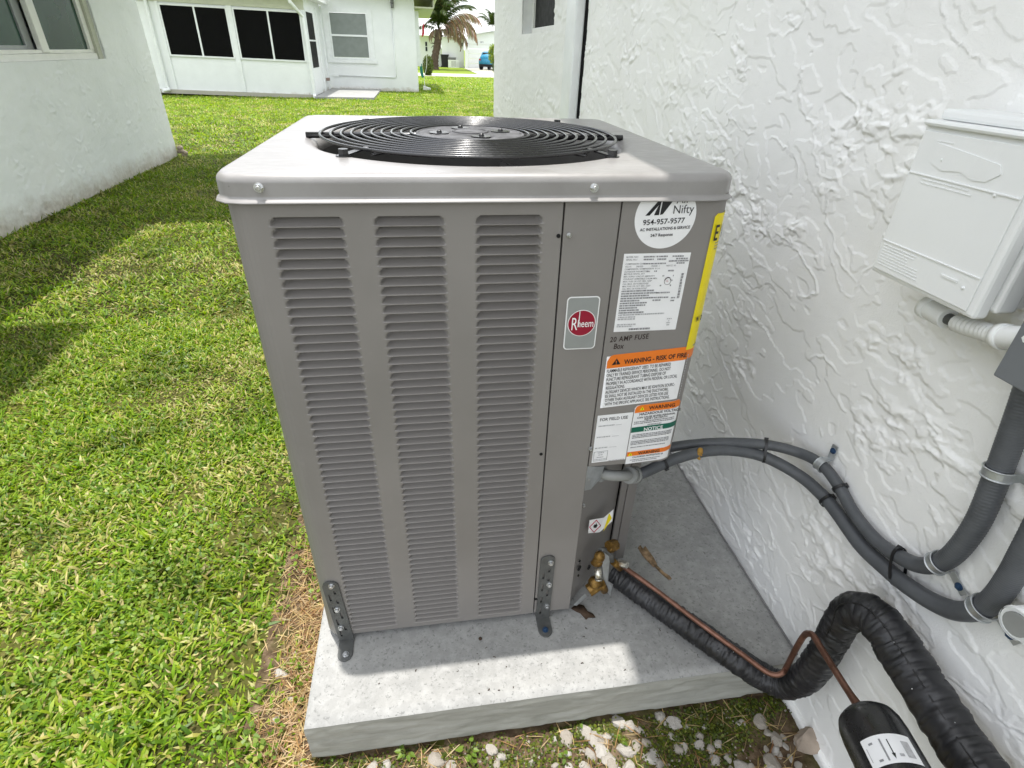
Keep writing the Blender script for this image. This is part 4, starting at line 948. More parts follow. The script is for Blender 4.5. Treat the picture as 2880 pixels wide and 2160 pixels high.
CU = pxpath([(1742, 1586, 'Z', .215), (1790, 1620, 'Z', .212), (1850, 1663, 'Z', .208), (1960, 1747, 'Z', .205), (2090, 1842, 'Z', .203), (2150, 1886, 'Z', .203), (2178, 1898, 'Z', .205), (2200, 1893, 'Z', .213), (2214, 1872, 'Z', .225), (2240, 1822, 'X', .575), (2262, 1787, 'X', .570), (2276, 1782, 'X', .562), (2290, 1791, 'X', .558), (2320, 1840, 'X', .550), (2380, 1935, 'X', .532), (2420, 1994, 'X', .521)])
CS = spline(CU, 10); b = MB(); b.tube(CS, [.0057+.0006*(i < 18)+.002*max(0, (i-len(CS)+9)/9) for i in range(len(CS))], 12)
cu = part('copper_pipe', b, 'copper'); tag(cu, 'thin brown copper pipe bent along the black insulated pipe to the filter drier', 'pipe')
# filter drier
p0 = at(2424, 1998, X=.52); p1 = at(2535, 2210, X=.49); ax = (p1-p0).normalized(); Ld = .34
dr = empty('filter_drier', p0, 'black filter drier canister with a white sticker at the lower right', 'filter drier')
dep = float(np.dot(np.array(p0)-CAM, FWD)); rd = .5*166*dep/FPX
b = MB(); prof = [(0, .15), (.003, .30), (.006, .52), (.011, .74), (.018, .90), (.028, .97), (.045, 1.)]
b.tube([p0+ax*d for d, r in prof]+[p0+ax*Ld, p0+ax*(Ld+.03)], [rd*r for d, r in prof]+[rd, rd*.4], 40); part('canister', b, 'drier', dr)
u = ax.cross(Vector((0, 0, 1))).normalized(); w = ax.cross(u)
tocam = Vector(CAM)-(p0+ax*.12); tocam = (tocam-ax*tocam.dot(ax)).normalized(); side = ax.cross(tocam).normalized()
if side.dot(Vector(RGT)) < 0: side = -side
def dsurf(s, a, off=.0006):                                    # s along, a angle from facing direction to the right
    return p0+ax*s+(tocam*math.cos(a)+side*math.sin(a))*(rd+off)
def dpatch(name, s0, s1, a0, a1, mat, parent, off, sl=0.):
    b = MB(); m = 16; vs = []
    for k in range(m+1):
        a = a0+(a1-a0)*k/m; e = sl*(k/m); vs += [dsurf(s0+e, a, off), dsurf(s1+e, a, off)]
    b.add(vs, [(2*k, 2*k+1, 2*k+3, 2*k+2) for k in range(m)], 0, True); return part(name, b, mat, parent)
sk = dpatch('sticker', .072, .112, -.50, .95, 'label', dr, .0007)
for s0, s1, a0, a1, mt in ((.078, .108, .02, .07, 'greyink'), (.080, .100, .22, .25, 'ink'), (.085, .104, -.42, -.40, 'paleink'), (.100, .104, .38, .50, 'paleink'), (.082, .105, .58, .80, 'paleink'), (.080, .083, -.30, -.18, 'greyink'), (.104, .107, -.22, -.10, 'greyink')):
    dpatch('printed_mark', s0, s1, a0, a1, mt, sk, .0011)
b = MB(); b.add([dsurf(.099, .185, .0011), dsurf(.099, .285, .0011), dsurf(.107, .235, .0011)], [(0, 1, 2)]); part('arrow', b, 'ink', sk)

# ================================================================== LEAVES ON THE PAD
def thinleaf(name, poly, z, mat, label):
    b = MB(); k = len(poly); c = sum((Vector(p) for p in poly), Vector((0, 0, 0)))/k
    top = [Vector(p)+Vector((0, 0, .0022+random.uniform(0, .003))) for p in poly]; vs = [Vector(p)+Vector((0, 0, .0006)) for p in poly]+top+[c+Vector((0, 0, .0045))]
    b.add(vs, [(i, (i+1) % k, (i+1) % k+k, i+k) for i in range(k)]+[(i+k, (i+1) % k+k, 2*k) for i in range(k)], 0, True)
    o = part(name, b, mat); return tag(o, label, 'leaf')
L = lambda pts, z: [at(x, y, Z=z) for x, y in pts]
thinleaf('dead_leaf', L([(1606, 1712), (1625, 1700), (1642, 1706), (1652, 1722), (1668, 1728), (1674, 1738), (1655, 1738), (1648, 1744), (1632, 1726), (1618, 1720)], .131), .131, 'deadleaf', 'curled dark brown dead leaf on the pad below the valves')
thinleaf('dead_leaf', L([(1794, 1542), (1800, 1536), (1808, 1546), (1814, 1538), (1822, 1550), (1838, 1572), (1848, 1590), (1838, 1596), (1822, 1580), (1806, 1562)], .130), .13, 'rust', 'flat rust coloured leaf on the pad beside the wall')
thinleaf('leaf_stalk', L([(1838, 1592), (1846, 1590), (1868, 1612), (1882, 1622), (1888, 1630), (1880, 1631), (1862, 1616)], .130), .13, 'rust', 'thin brown stalk lying next to the rust coloured leaf')
b = MB()
for k in range(34):
    x, y = random.uniform(-.38, .62), random.uniform(-.17, -.02) if random.random() < .6 else random.uniform(-.17, .5)
    if x < .40 and y > -.02: continue
    a = random.uniform(0, 6.3); l = random.uniform(.0015, .006); b.tube([(x, y, .1312), (x+l*.5*math.cos(a)+.001, y+l*.5*math.sin(a), .1322), (x+l*math.cos(a+.5), y+l*math.sin(a+.5), .1312)], random.uniform(.0004, .0011), 5)
o = part('debris', b, 'deadleaf'); stuff(o)
b = MB(); c = at(1351, 1798, Z=.131); b.ball((c.x, c.y, .134), .0045, 0, 8, (1, 1, .8)); o = part('seed_pod', b, 'deadleaf'); tag(o, 'tiny dark seed lying on the pad in front of the condenser', 'seed')

# ================================================================== GRASS, STRAW, STONES, WEEDS
def in_view(x, y, z, mx=.14):
    px, py, d = project(np.stack([x, y, z], 1)); return (d > .1) & (px > -2880*mx) & (px < 2880*(1+mx)) & (py > -300) & (py < 2160*(1+mx))
def blades(name, x, y, z, ln, wd, lean, tint, mat='grass', az=None, curl=.35):
    n = len(x); az = rng.uniform(0, 2*PI, n) if az is None else az
    d = np.stack([np.cos(az), np.sin(az)], 1); s = np.stack([-np.sin(az), np.cos(az)], 1)
    tw = rng.uniform(-.5, .5, n)
    def pt(f, k, sd):
        le = lean*(1+curl*f*1.2); r = np.sin(le)*ln*f; h = np.cos(np.minimum(le, 1.62))*ln*f
        q = np.zeros((n, 3)); q[:, :2] = d*r[:, None]+s*(sd*wd*k*.5)[:, None]*1.
        q[:, 0] += x; q[:, 1] += y; q[:, 2] = z+h+sd*tw*wd*k*.5; return q
    one = np.ones(n)
    P = [pt(0., .75, -one), pt(0., .75, one), pt(.55, 1., -one), pt(.55, 1., one), pt(1., 0., one)]
    V = np.stack(P, 1).reshape(-1, 3); i = np.arange(n)[:, None]*5
    F = np.concatenate([i+[0, 1, 3], i+[0, 3, 2], i+[2, 3, 4]], 1).reshape(-1, 3)
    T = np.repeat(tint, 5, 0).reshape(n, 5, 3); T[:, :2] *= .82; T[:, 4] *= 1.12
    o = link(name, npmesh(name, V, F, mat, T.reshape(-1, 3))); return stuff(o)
def pick(n, cols, p):
    c = np.array(cols)[rng.choice(len(cols), n, p=p)]; return c*rng.uniform(.78, 1.22, (n, 1))*rng.uniform(.94, 1.06, (n, 3))
GREENS = [(.122, .222, .010), (.172, .28, .013), (.24, .325, .019), (.07, .150, .009), (.30, .375, .05), (.48, .43, .18), (.37, .34, .09)]
def lawn(name, x0, x1, y0, y1, dens, ln, wd, p, lean=(.75, 1.42), patch=1.):
    N = int((x1-x0)*(y1-y0)*dens); x = rng.uniform(x0, x1, N); y = rng.uniform(y0, y1, N)
    k = in_view(x, y, x*0)
    k &= ~((x > -.42) & (x < .74) & (y > -1.2) & (y < 1.13))          # pad
    k &= ~((x > .70) & (y < 2.3)) & ~((x > .85) & (y < 7.1)) & ~((x < -3.26) & (y < 7.42))
    k &= ~((x > -2.98) & (x < -1.37) & (y > 16.93)) & ~((x > -6.8) & (x < -3.0) & (y > 17.15)) & ~((x < -.1) & (y > 20.45))
    bare = sstep(.0, .20, -.42-x)*1.0+(y > 1.25)+(x > 0)*(y > 1.15)                     # thin beside the pad
    edge = np.clip(bare+.35*fbm(x*7, y*7, 140, 3), 0, 1); k &= rng.uniform(0, 1, N) < np.where((y < 1.2) & (x < 0), np.where(x > -.56, .24+.9*np.clip((-.42-x)/.07, 0, 1)*np.clip(.75+1.6*fbm(x*9, y*9, 141, 3), 0, 1), 1), 1)
    x, y = x[k], y[k]; n = len(x); z = ground_z(y)-.012+.012*fbm(x*2.5, y*2.5, 120, 3)
    t = pick(n, GREENS, p); dry = sstep(.02, .42, fbm(x*1.5, y*1.5, 130, 4)+.05)*patch
    m = rng.uniform(0, 1, n) < dry*.42; t[m] = pick(int(m.sum()), [(.46, .41, .19), (.36, .36, .10), (.30, .33, .06)], [.40, .30, .30])
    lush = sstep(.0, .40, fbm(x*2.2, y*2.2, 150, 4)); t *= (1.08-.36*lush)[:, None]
    h = rng.uniform(*ln, n)*(1+.95*np.clip(fbm(x*7, y*7, 160, 3), -.4, .8)); w = rng.uniform(*wd, n)
    return blades(name, x, y, z, h, w, rng.uniform(*lean, n), t)
PN = [.19, .26, .22, .10, .10, .075, .055]
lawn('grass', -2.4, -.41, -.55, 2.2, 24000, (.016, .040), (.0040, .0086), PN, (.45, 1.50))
lawn('grass', -2.4, -.44, -.55, 2.2, 420, (.05, .085), (.0065, .0105), [.3, .3, .1, .2, .02, .05, .03], (1.0, 1.5))
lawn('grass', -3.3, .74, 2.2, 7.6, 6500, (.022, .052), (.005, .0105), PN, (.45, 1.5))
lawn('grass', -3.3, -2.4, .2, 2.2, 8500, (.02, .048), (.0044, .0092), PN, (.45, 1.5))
lawn('grass', -.4, .72, 1.13, 2.2, 2500, (.03, .062), (.005, .0105), PN)
PF = [.18, .34, .32, .06, .08, .01, .01]
lawn('grass', -8., 6., 7.6, 21.4, 1150, (.035, .07), (.010, .020), PF, (.5, 1.3), 1.2)
lawn('grass', -9., 9., 21.4, 42.4, 240, (.05, .09), (.022, .045), PF, (.5, 1.3), 1.)
# straw thatch
def straw(name, x, y, z, p=None):
    n = len(x); t = pick(n, [(.50, .36, .17), (.60, .46, .25), (.36, .22, .09), (.24, .13, .06)], [.34, .26, .24, .16])
    return blades(name, x, y, z, rng.uniform(.02, .062, n), rng.uniform(.0010, .0026, n), rng.uniform(1.25, 1.62, n), t, curl=.12)
N = 5200; x = -.40-.19*rng.beta(1.0, 2.4, N); y = rng.uniform(-.34, 1.05, N); k = fbm(x*8, y*6, 170, 3) > -.22; x, y = x[k], y[k]
straw('straw', x, y, bed_z(x, y)+.004+rng.uniform(0, .010, len(x)))
N = 1700; x = rng.uniform(-.47, .69, N); y = rng.uniform(-.62, -.185, N); k = fbm(x*7, y*7, 175, 3) > -.05; x, y = x[k], y[k]
straw('straw', x, y, bed_z(x, y)+.005+rng.uniform(0, .006, len(x)))
# moss and clover leaflets
def leaflets(name, x, y, z, r, tint, mat='leaf'):
    n = len(x); V = np.zeros((n, 6, 3)); az = rng.uniform(0, 2*PI, n); nx = rng.normal(0, .42, n); ny = rng.normal(0, .42, n)
    for j in range(6):
        a = az+2*PI*j/6; rr = r*(1 if j else .75); V[:, j, 0] = x+np.cos(a)*rr; V[:, j, 1] = y+np.sin(a)*rr; V[:, j, 2] = z+(np.cos(a)*nx+np.sin(a)*ny)*rr
    i = np.arange(n)[:, None]*6; F = np.concatenate([i+[0, 1, 2], i+[0, 2, 3], i+[0, 3, 4], i+[0, 4, 5]], 1).reshape(-1, 3)
    return stuff(link(name, npmesh(name, V.reshape(-1, 3), F, mat, np.repeat(tint, 6, 0))))
def blob(cx, cy, sx, sy, n): return np.stack([rng.normal(cx, sx, n), rng.normal(cy, sy, n)], 1)
def pz(px, py): p = at(px, py, Z=0); return p.x, p.y
Q = np.concatenate([blob(*pz(2010, 2030), .055, .034, 2100), blob(*pz(2120, 1985), .045, .02, 900), blob(*pz(1890, 2060), .04, .025, 700), blob(*pz(1650, 2050), .06, .016, 900), blob(*pz(1960, 2130), .06, .03, 800), blob(*pz(960, 2155), .07, .015, 700), blob(*pz(1480, 2150), .08, .02, 800), blob(*pz(1300, 2120), .10, .018, 700), blob(*pz(1800, 2150), .07, .03, 600)])
Q = Q[(Q[:, 1] < -.183) & (Q[:, 0] < .69)]; n = len(Q)
leaflets('clover', Q[:, 0], Q[:, 1], bed_z(Q[:, 0], Q[:, 1])+rng.uniform(.002, .010, n), rng.uniform(.0014, .0036, n), pick(n, [(.07, .10, .010), (.115, .15, .014), (.17, .20, .022), (.045, .06, .009)], [.35, .28, .17, .20]))
N = 2600; x = rng.uniform(-1.25, -.44, N); y = rng.uniform(-.42, .75, N); k = fbm(x*4, y*4, 180, 3) > .12; x, y = x[k], y[k]
leaflets('clover', x, y, rng.uniform(.008, .026, len(x)), rng.uniform(.003, .0062, len(x)), pick(len(x), [(.12, .21, .02), (.18, .27, .03), (.24, .30, .05)], [.4, .4, .2]))
# stones of the bed: every one its own object under the bed
SV = []
for v in range(9):
    bmv = MB(); bmv.ball((0, 0, 0), 1, 0, 14); V = np.array(bmv.v); nn = V/np.maximum(1e-6, np.linalg.norm(V, axis=1))[:, None]
    d = 1+.30*fbm(nn[:, 0]*1.1+v*7+nn[:, 2]*.9, nn[:, 1]*1.1-nn[:, 2]*1.0, 200+v, 2)
    V = V*d[:, None]
    for c in range(4):                                        # broken flat faces
        g = rng.normal(0, 1, 3); g /= np.linalg.norm(g); h = V@g; lim = rng.uniform(.55, .80); V -= np.outer(np.maximum(0, h-lim), g)
    bmv.v = [tuple(p) for p in V]; SV.append(bmv.mesh('stone', 'stone'))
    for p in SV[-1].polygons: p.use_smooth = False
ginv = pinv(gravel_bed); nst = [0]
def stone(x, y, r, sq=.70, sink=.46):
    o = bpy.data.objects.new('stone', SV[nst[0] % 9]); COL.objects.link(o); o.parent = gravel_bed; o.matrix_parent_inverse = ginv; nst[0] += 1
    o.scale = (r*random.uniform(.8, 1.3), r*random.uniform(.8, 1.2), r*sq); o.rotation_euler = (random.uniform(-.5, .5), random.uniform(-.5, .5), random.uniform(0, 6.28))
    o.location = (x, y, float(bed_z(np.array(x), np.array(y)))+r*sq*(1-2*sink)+.003)
KEY = [(1228, 2135, .021), (1268, 2150, .015), (1085, 2148, .016), (1045, 2155, .013), (1385, 2105, .017), (1410, 2125, .012), (1395, 2145, .011), (1495, 2140, .010), (1672, 2075, .018), (1690, 2105, .020), (1705, 2065, .013), (1660, 2120, .014), (1712, 2135, .018), (1740, 2028, .018), (1775, 2035, .017), (1855, 2010, .020), (1890, 2030, .022), (1722, 2150, .016), (1755, 2105, .020), (1790, 2090, .014),
       (1892, 2072, .011), (1912, 2106, .014), (1965, 2065, .018), (2000, 2100, .013), (2022, 2090, .012), (2010, 2140, .016), (2050, 2126, .010), (2090, 2145, .018), (2138, 2030, .019), (2160, 2060, .013), (2185, 2108, .014), (2210, 2100, .010), (2195, 2125, .009), (2225, 2130, .010), (2250, 2150, .010), (2120, 2155, .012), (2060, 2155, .010), (1830, 2120, .020), (1860, 2145, .016), (1768, 2160, .018), (1640, 2150, .012), (1600, 2120, .010), (1560, 2155, .010), (1800, 2050, .012), (1930, 2040, .010), (2260, 2085, .009), (2205, 2070, .008)]
for px, py, r in KEY: x, y = pz(px, py); stone(x, y, r*.92)
for k in range(150):
    x = random.uniform(.12, .68) if random.random() < .72 else random.uniform(-.30, .15); y = random.uniform(-.60, -.205)
    if random.random() < .35 and x > .35 and y > -.26: continue
    stone(x, y, random.choice([.006, .008, .010, .013, .016])*random.uniform(.8, 1.2))
for px, py, r in ((790, 1896, .016), (815, 1965, .013), (850, 2150, .010), (775, 2020, .008), (830, 1830, .008)): x, y = pz(px, py); stone(x, y, r)
x, y = pz(2270, 2085); b = MB(); b.v = [(x+p[0]*.040, y+p[1]*.032, .006+p[2]*.022) for p in [tuple(v.co) for v in SV[4].vertices]]; b.f = [tuple(p.vertices) for p in SV[4].polygons]; b.m = [0]*len(b.f); b.s = [False]*len(b.f)
o = part('rock', b, 'rock'); tag(o, 'large tan rock against the foot of the house wall among white stones', 'rock')
N = 1500; x = rng.uniform(-.40, .69, N); y = rng.uniform(-.62, -.19, N); k = fbm(x*6, y*6, 190, 3) > -.1; x, y = x[k], y[k]
b = MB()
for i in range(len(x)):
    r = random.uniform(.0012, .0042); c = (x[i], y[i], float(bed_z(x[i], y[i]))+.005); vs = [(c[0]+r*random.uniform(.6, 1.2)*a, c[1]+r*random.uniform(.6, 1.2)*bb, c[2]+r*.8*cc) for a, bb, cc in ((1, 0, 0), (-1, 0, 0), (0, 1, 0), (0, -1, 0), (0, 0, 1))]
    b.add(vs, [(0, 2, 4), (2, 1, 4), (1, 3, 4), (3, 0, 4)])
stuff(part('gravel', b, 'stone'))
# small leafy weeds
WE = [(1142, 2118, .016, 'small heart-leaved weed at the foot of the pad, near its left corner'), (1318, 2112, .021, 'bright green weed with several heart-shaped leaves in front of the pad'), (1332, 2160, .015, 'small weed below the bright heart-leaved one, at the bottom of the photo'), (1626, 2028, .017, 'tall thin weed standing close to the middle of the pad front'), (1590, 2135, .012, 'tiny weed between the stones below the shadow edge'), (1745, 2085, .013, 'small weed growing out of the white stones'), (800, 1720, .013, 'small weed in the straw at the left side of the pad'), (740, 1960, .017, 'broad-leaved weed at the edge of the straw strip'), (700, 2075, .020, 'broad-leaved weed in the lawn at the bottom, left of the pad corner'), (930, 2128, .012, 'little weed in the dark gap under the pad corner')]
for px, py, s, lb in WE:
    s *= .74
    x, y = pz(px, py); zb = float(bed_z(np.array(x), np.array(y)))+.003; root = empty('weed', (x, y, zb), lb, 'weed', 'small weeds round the pad')
    stem = MB(); tips = []
    for k in range(random.randint(4, 7)):
        a = random.uniform(0, 2*PI); l = s*random.uniform(.6, 1.5); tip = Vector((x+math.cos(a)*l*.8, y+math.sin(a)*l*.8, zb+.008+l*random.uniform(.5, 1.1))); tips.append((tip, a))
        stem.tube([(x, y, zb), (x+math.cos(a)*l*.3, y+math.sin(a)*l*.3, zb+.006+l*.4), tuple(tip)], [.0009, .0007, .0005], 5)
    so = stem.mesh('stem', 'leaf'); c_ = so.color_attributes.new('tint', 'FLOAT_COLOR', 'POINT'); c_.data.foreach_set('color', [v for _ in so.vertices for v in (.16, .20, .03, 1)]); link('stem', so, root)
    for tip, a in tips:
        ls = s*random.uniform(.65, 1.1); d = Vector((math.cos(a), math.sin(a), random.uniform(-.5, .1))).normalized(); sd_ = Vector((-math.sin(a), math.cos(a), 0)); up = d.cross(sd_)
        HL = [(0, 0), (-.12, .30), (.10, .52), (.45, .50), (.80, .25), (1.1, 0)]; vs = [tip+d*(u_*ls) for u_, _ in ((0, 0), (.3, 0), (.6, 0), (1.1, 0))]
        lf = MB(); pts = [(0, 0)]+HL[1:5]+[(1.1, 0)]; mid = [(.0, 0), (.25, 0), (.5, 0), (.8, 0)]
        for sg in (1, -1):
            vv = [tip+d*(u_*ls)+sd_*(w_*ls*sg*.8)+Vector((0, 0, .18*abs(w_)*ls-.25*u_*u_*ls*.4)) for u_, w_ in HL]
            lf.add(vv, [(0, 1, 2, 3, 4, 5) if sg > 0 else (5, 4, 3, 2, 1, 0)], 0, True)
        lm = lf.mesh('leaf', 'leaf'); tn = random.choice([(.12, .20, .02), (.16, .24, .03), (.09, .155, .018)]); c_ = lm.color_attributes.new('tint', 'FLOAT_COLOR', 'POINT'); c_.data.foreach_set('color', [v for _ in lm.vertices for v in (*tn, 1)]); link('leaf', lm, root)

# ================================================================== HOUSE AT THE BACK
bh = empty('stucco_house', (-3.1, 18, 0), 'white house across the lawn with dark screened porch windows and a sash window', 'house')
PIV = Vector((-3.1, 17.2, 0)); TILT = Matrix.Translation(PIV) @ Matrix.Rotation(math.radians(1.), 4, 'Y') @ Matrix.Translation(-PIV)
def bpart(name, b, mats, parent=bh, bevel=0, tilt=True):
    if tilt: b.v = [tuple(TILT @ Vector(p)) for p in b.v]
    return part(name, b, mats, parent, bevel)
PY = 17.2
b = MB(); b.box(-8.5, -3.05, PY+.03, PY+.10, 0, .86); b.box(-8.5, -3.05, PY+.03, PY+.10, 2.02, 2.32); b.box(-8.5, -6.62, PY+.03, PY+.10, .86, 2.02); bpart('porch_wall', b, 'stucco_far')
b = MB(); b.box(-8.5, -3.02, PY-.01, PY+.025, -.02, .075); bpart('base_board', b, 'drive')
for x0, x1 in ((-6.66, -6.60), (-4.955, -4.83), (-3.12, -3.03)): b = MB(); b.box(x0, x1, PY-.012, PY+.028, .08, 2.1); bpart('post', b, 'whitemetal')
for x0, x1 in ((-6.595, -4.96), (-4.825, -3.125)):
    b = MB(); b.box(x0, x1, PY-.004, PY+.028, .862, .90); b.box(x0, x1, PY-.004, PY+.028, 1.985, 2.018); b.box(x0, x0+.04, PY-.002, PY+.028, .90, 1.985); b.box(x1-.035, x1, PY-.002, PY+.028, .90, 1.985)
    xm = (x0+x1)/2+.02; b.box(xm-.022, xm+.022, PY+.001, PY+.027, .90, 1.985); w_ = bpart('window', b, 'whitemetal')
    for a, c in ((x0+.041, xm-.023), (xm+.023, x1-.036)):
        b = MB(); b.box(a, c, PY+.012, PY+.020, .901, 1.984); bpart('screen', b, 'mesh_screen', w_)
b = MB(); b.box(-8.5, -3.10, 20.3, 20.4, 0, 2.34); b.box(-8.6, -8.5, PY+.1, 20.4, 0, 2.34); b.box(-8.5, -3.10, PY+.1, 20.3, 0, .02); bpart('porch_room', b, 'greybox')
for x in (-6.1, -4.55): b = MB(); b.tube([(x+.36*math.cos(2*PI*k/28), 18.6+.36*math.sin(2*PI*k/28), 2.06) for k in range(28)], .05, 8, 0, True); bpart('ring_lamp', b, 'white')
b = MB(); b.box(-8.5, -3.02, PY-.02, PY+.02, 2.06, 2.34); bpart('fascia', b, 'soffit')
b = MB(); b.box(-8.6, -2.80, PY-.42, 20.4, 2.345, 2.46); bpart('porch_roof', b, 'roof')
for pts in ([(-6.86, PY-.03, 2.3), (-6.84, PY-.03, .14), (-6.80, PY-.06, .07), (-6.92, PY-.20, .045)], [(-3.30, PY-.38, 2.34), (-3.28, PY-.36, 2.20), (-3.06, PY-.06, 1.90), (-3.02, PY-.05, .10), (-3.0, PY-.12, .03), (-2.98, PY-.22, .02)]):
    b = MB(); b.tube(pts, .045, 8, sm=False); bpart('downspout', b, 'whitemetal')
b = MB(); b.box(-3.10, -3.04, PY+.10, 20.45, .0, 2.34); bpart('side_wall', b, 'stucco_far', tilt=False)
b = MB(); b.box(-3.038, -3.005, 17.45, 18.75, .05, 2.12); do = bpart('door', b, 'whitemetal', tilt=False)
for z0, z1 in ((.72, 1.36), (1.40, 2.04)):
    b = MB(); b.box(-3.004, -3.0, 17.55, 18.62, z0, z1); bpart('door_pane', b, 'screen', do, tilt=False)
b = MB(); b.box(-3.038, -2.99, 19.3, 19.42, 0, 2.2); b.box(-3.038, -2.98, 20.30, 20.42, 0, 2.3); bpart('door_frame', b, 'whitemetal', tilt=False)
b = MB(); b.box(-3.035, -2.94, 19.9, 20.1, .30, .38); bpart('mail_slot', b, 'brownbox', tilt=False)
MY = 20.5
b = MB()
b.box(-3.04, -2.82, MY, MY+.2, -.05, 2.9); b.box(-1.58, -.11, MY, MY+.2, -.05, 2.9); b.box(-2.82, -1.58, MY, MY+.2, -.05, .94); b.box(-2.82, -1.58, MY, MY+.2, 2.18, 2.9); b.box(-.19, -.108, MY+.201, 27, -.05, 2.5)
bpart('main_wall', b, 'stucco_far', tilt=False)
b = MB()
for a in ((-2.97, -2.80, 2.10, 2.27), (-1.60, -1.46, .80, 2.27), (-2.97, -2.82, .80, 2.10)): b.box(a[0], a[1], MY-.035, MY-.002, a[2], a[3])
b.box(-2.80, -1.60, MY-.035, MY-.002, 2.165, 2.27); b.box(-2.82, -1.40, MY-.05, MY-.002, .80, .90); b.box(-2.815, -1.605, MY-.02, MY+.03, .905, .96); b.box(-2.815, -1.605, MY-.025, MY+.03, 1.535, 1.585); b.box(-2.815, -2.765, MY-.02, MY+.03, .96, 2.16); b.box(-1.655, -1.605, MY-.02, MY+.03, .96, 2.16)
w_ = bpart('sash_window', b, 'whitemetal', tilt=False)
for z0, z1 in ((.962, 1.534), (1.586, 2.158)):
    b = MB(); b.box(-2.764, -1.656, MY+.01, MY+.016, z0, z1); bpart('pane', b, 'blind', w_, tilt=False)
b = MB(); b.tube([(-2.72, MY-.02, .435), (-.865, MY-.02, .415), (-.835, MY-.02, .44), (-.815, MY-.02, 2.34)], .018, 8); b.box(-2.86, -2.70, MY-.04, MY-.001, .40, .47); bpart('wall_conduit', b, 'whitemetal', tilt=False)
b = MB(); b.cyl((-.79, MY-.10, 2.33), (-.79, MY-.10, 2.47), .05, 10); b.cyl((-.79, MY-.10, 2.47), (-.79, MY-.10, 2.54), .07, 10, 0, .02); b.box(-.84, -.74, MY-.03, MY-.001, 2.40, 2.55); bpart('wall_lamp', b, 'greybox', tilt=False)
b = MB(); b.box(-3.0, .62, MY-.55, 28, 2.62, 2.74); bpart('roof', b, 'roof', tilt=False)
b = MB(); b.box(-.107, .50, MY-.1, 27.5, 2.36, 2.40); b.box(.48, .53, MY-.1, 27.5, 2.40, 2.60); bpart('soffit', b, 'soffit', tilt=False)
b = MB(); b.box(-.107, .02, 20.9, 21.4, .75, 2.3); bpart('meter_box', b, 'whitemetal', tilt=False)
b = MB(); b.box(-3.04, -.14, 20.36, 20.51, 2.61, 2.615); bpart('trim', b, 'whitemetal', tilt=False)
# things at its corner
b = MB(); b.prism([(-.03, .80), (.05, .80), (.10, .40), (.03, .36), (-.02, .5)], 21.9, 22.2, lambda x, z, d: (x, d, z)); o = part('hose_reel', b, 'teal'); tag(o, 'green hose holder at the far corner of the white house', 'hose reel')
b = MB(); b.tube(spline([(.235, 22, 1.04), (.225, 22, .8), (.17, 21.98, .55), (.11, 21.95, .33), (.13, 21.9, .02)], 6), .012, 6); o = part('garden_hose', b, 'frame'); tag(o, 'pale hose hanging at the corner of the back house', 'hose')
b = MB(); b.prism([(.05, 0), (.32, 0), (.32, .05), (.06, .12)], 21.6, 21.9, lambda x, z, d: (x, d, z)); o = part('splash_block', b, 'white'); tag(o, 'white splash block on the grass by the round hedge', 'splash block')
b = MB(); V_ = []
for i in range(8): V_ += [(.17+.018*i, 30+.03*math.sin(i*1.3), 2.23-.05*i*(i < 4)), (.17+.018*i, 30+.03*math.sin(i*1.3+.5), 1.70+.02*i)]
b.add(V_, [(2*i, 2*i+1, 2*i+3, 2*i+2) for i in range(7)], 0, True); b.add([(p[0], p[1]+.008, p[2]) for p in V_], [(2*i+2, 2*i+3, 2*i+1, 2*i) for i in range(7)], 0, True)
b.cyl((.14, 30, 2.30), (.36, 30, 2.22), .012, 8, 0); b.add([(.165+.005, 29.99, 2.2), (.165+.005, 29.99, 1.9), (.2, 29.985, 1.88), (.2, 29.985, 2.18)], [(0, 1, 2, 3)], 1)
o = part('flag', b, ['flagred', 'white']); tag(o, 'small red and white flag hanging beside the back house', 'flag')

# ================================================================== FOLIAGE, PALMS
def leafmass(name, c, rad, n, size, cols, parent, seed=0, hollow=.55):
    g = np.random.default_rng(seed); u = g.normal(0, 1, (n, 3)); u /= np.linalg.norm(u, axis=1)[:, None]; r = g.uniform(hollow, 1, n)**.6
    r *= 1+.25*fbm(u[:, 0]*2+seed, u[:, 1]*2+u[:, 2], 210+seed, 3); P = np.array(c)+u*r[:, None]*np.array(rad)
    a = g.normal(0, 1, (n, 3)); a /= np.linalg.norm(a, axis=1)[:, None]; bb = np.cross(a, u+g.normal(0, .4, (n, 3))); bb /= np.linalg.norm(bb, axis=1)[:, None]
    s = g.uniform(.6, 1.3, (n, 1))*size; V = np.stack([P-a*s, P+bb*s*.45, P+a*s, P-bb*s*.45], 1).reshape(-1, 3); F = np.arange(n*4).reshape(n, 4)
    t = np.array(cols)[g.integers(0, len(cols), n)]*g.uniform(.75, 1.25, (n, 1)); return link(name, npmesh(name, V, F, 'leaf', np.repeat(t, 4, 0)), parent)
hd = empty('hedge', (.63, 44.3, -.42), 'clipped round dark green hedge by the sidewalk beside the back house', 'hedge')
leafmass('foliage', (.63, 44.3, .18), (.38, .38, .66), 2600, .055, [(.05, .085, .012), (.085, .125, .018), (.12, .15, .02)], hd, 3)
b = MB(); b.tube([(.63, 44.3, -.45), (.63, 44.3, .2)], .16, 8); part('stem', b, 'bark', hd)
sh = empty('shrub', (5.9, 49, -.45), 'yellow-green shrub in front of the blue car, next to the stucco wall', 'shrub')
leafmass('foliage', (5.88, 49, 1.0), (.44, .4, .72), 1500, .075, [(.12, .20, .02), (.20, .28, .03), (.28, .33, .05)], sh, 5, .3)
leafmass('foliage', (6.02, 49, .2), (.28, .3, .60), 500, .07, [(.05, .10, .015), (.08, .13, .02)], sh, 6, .3)
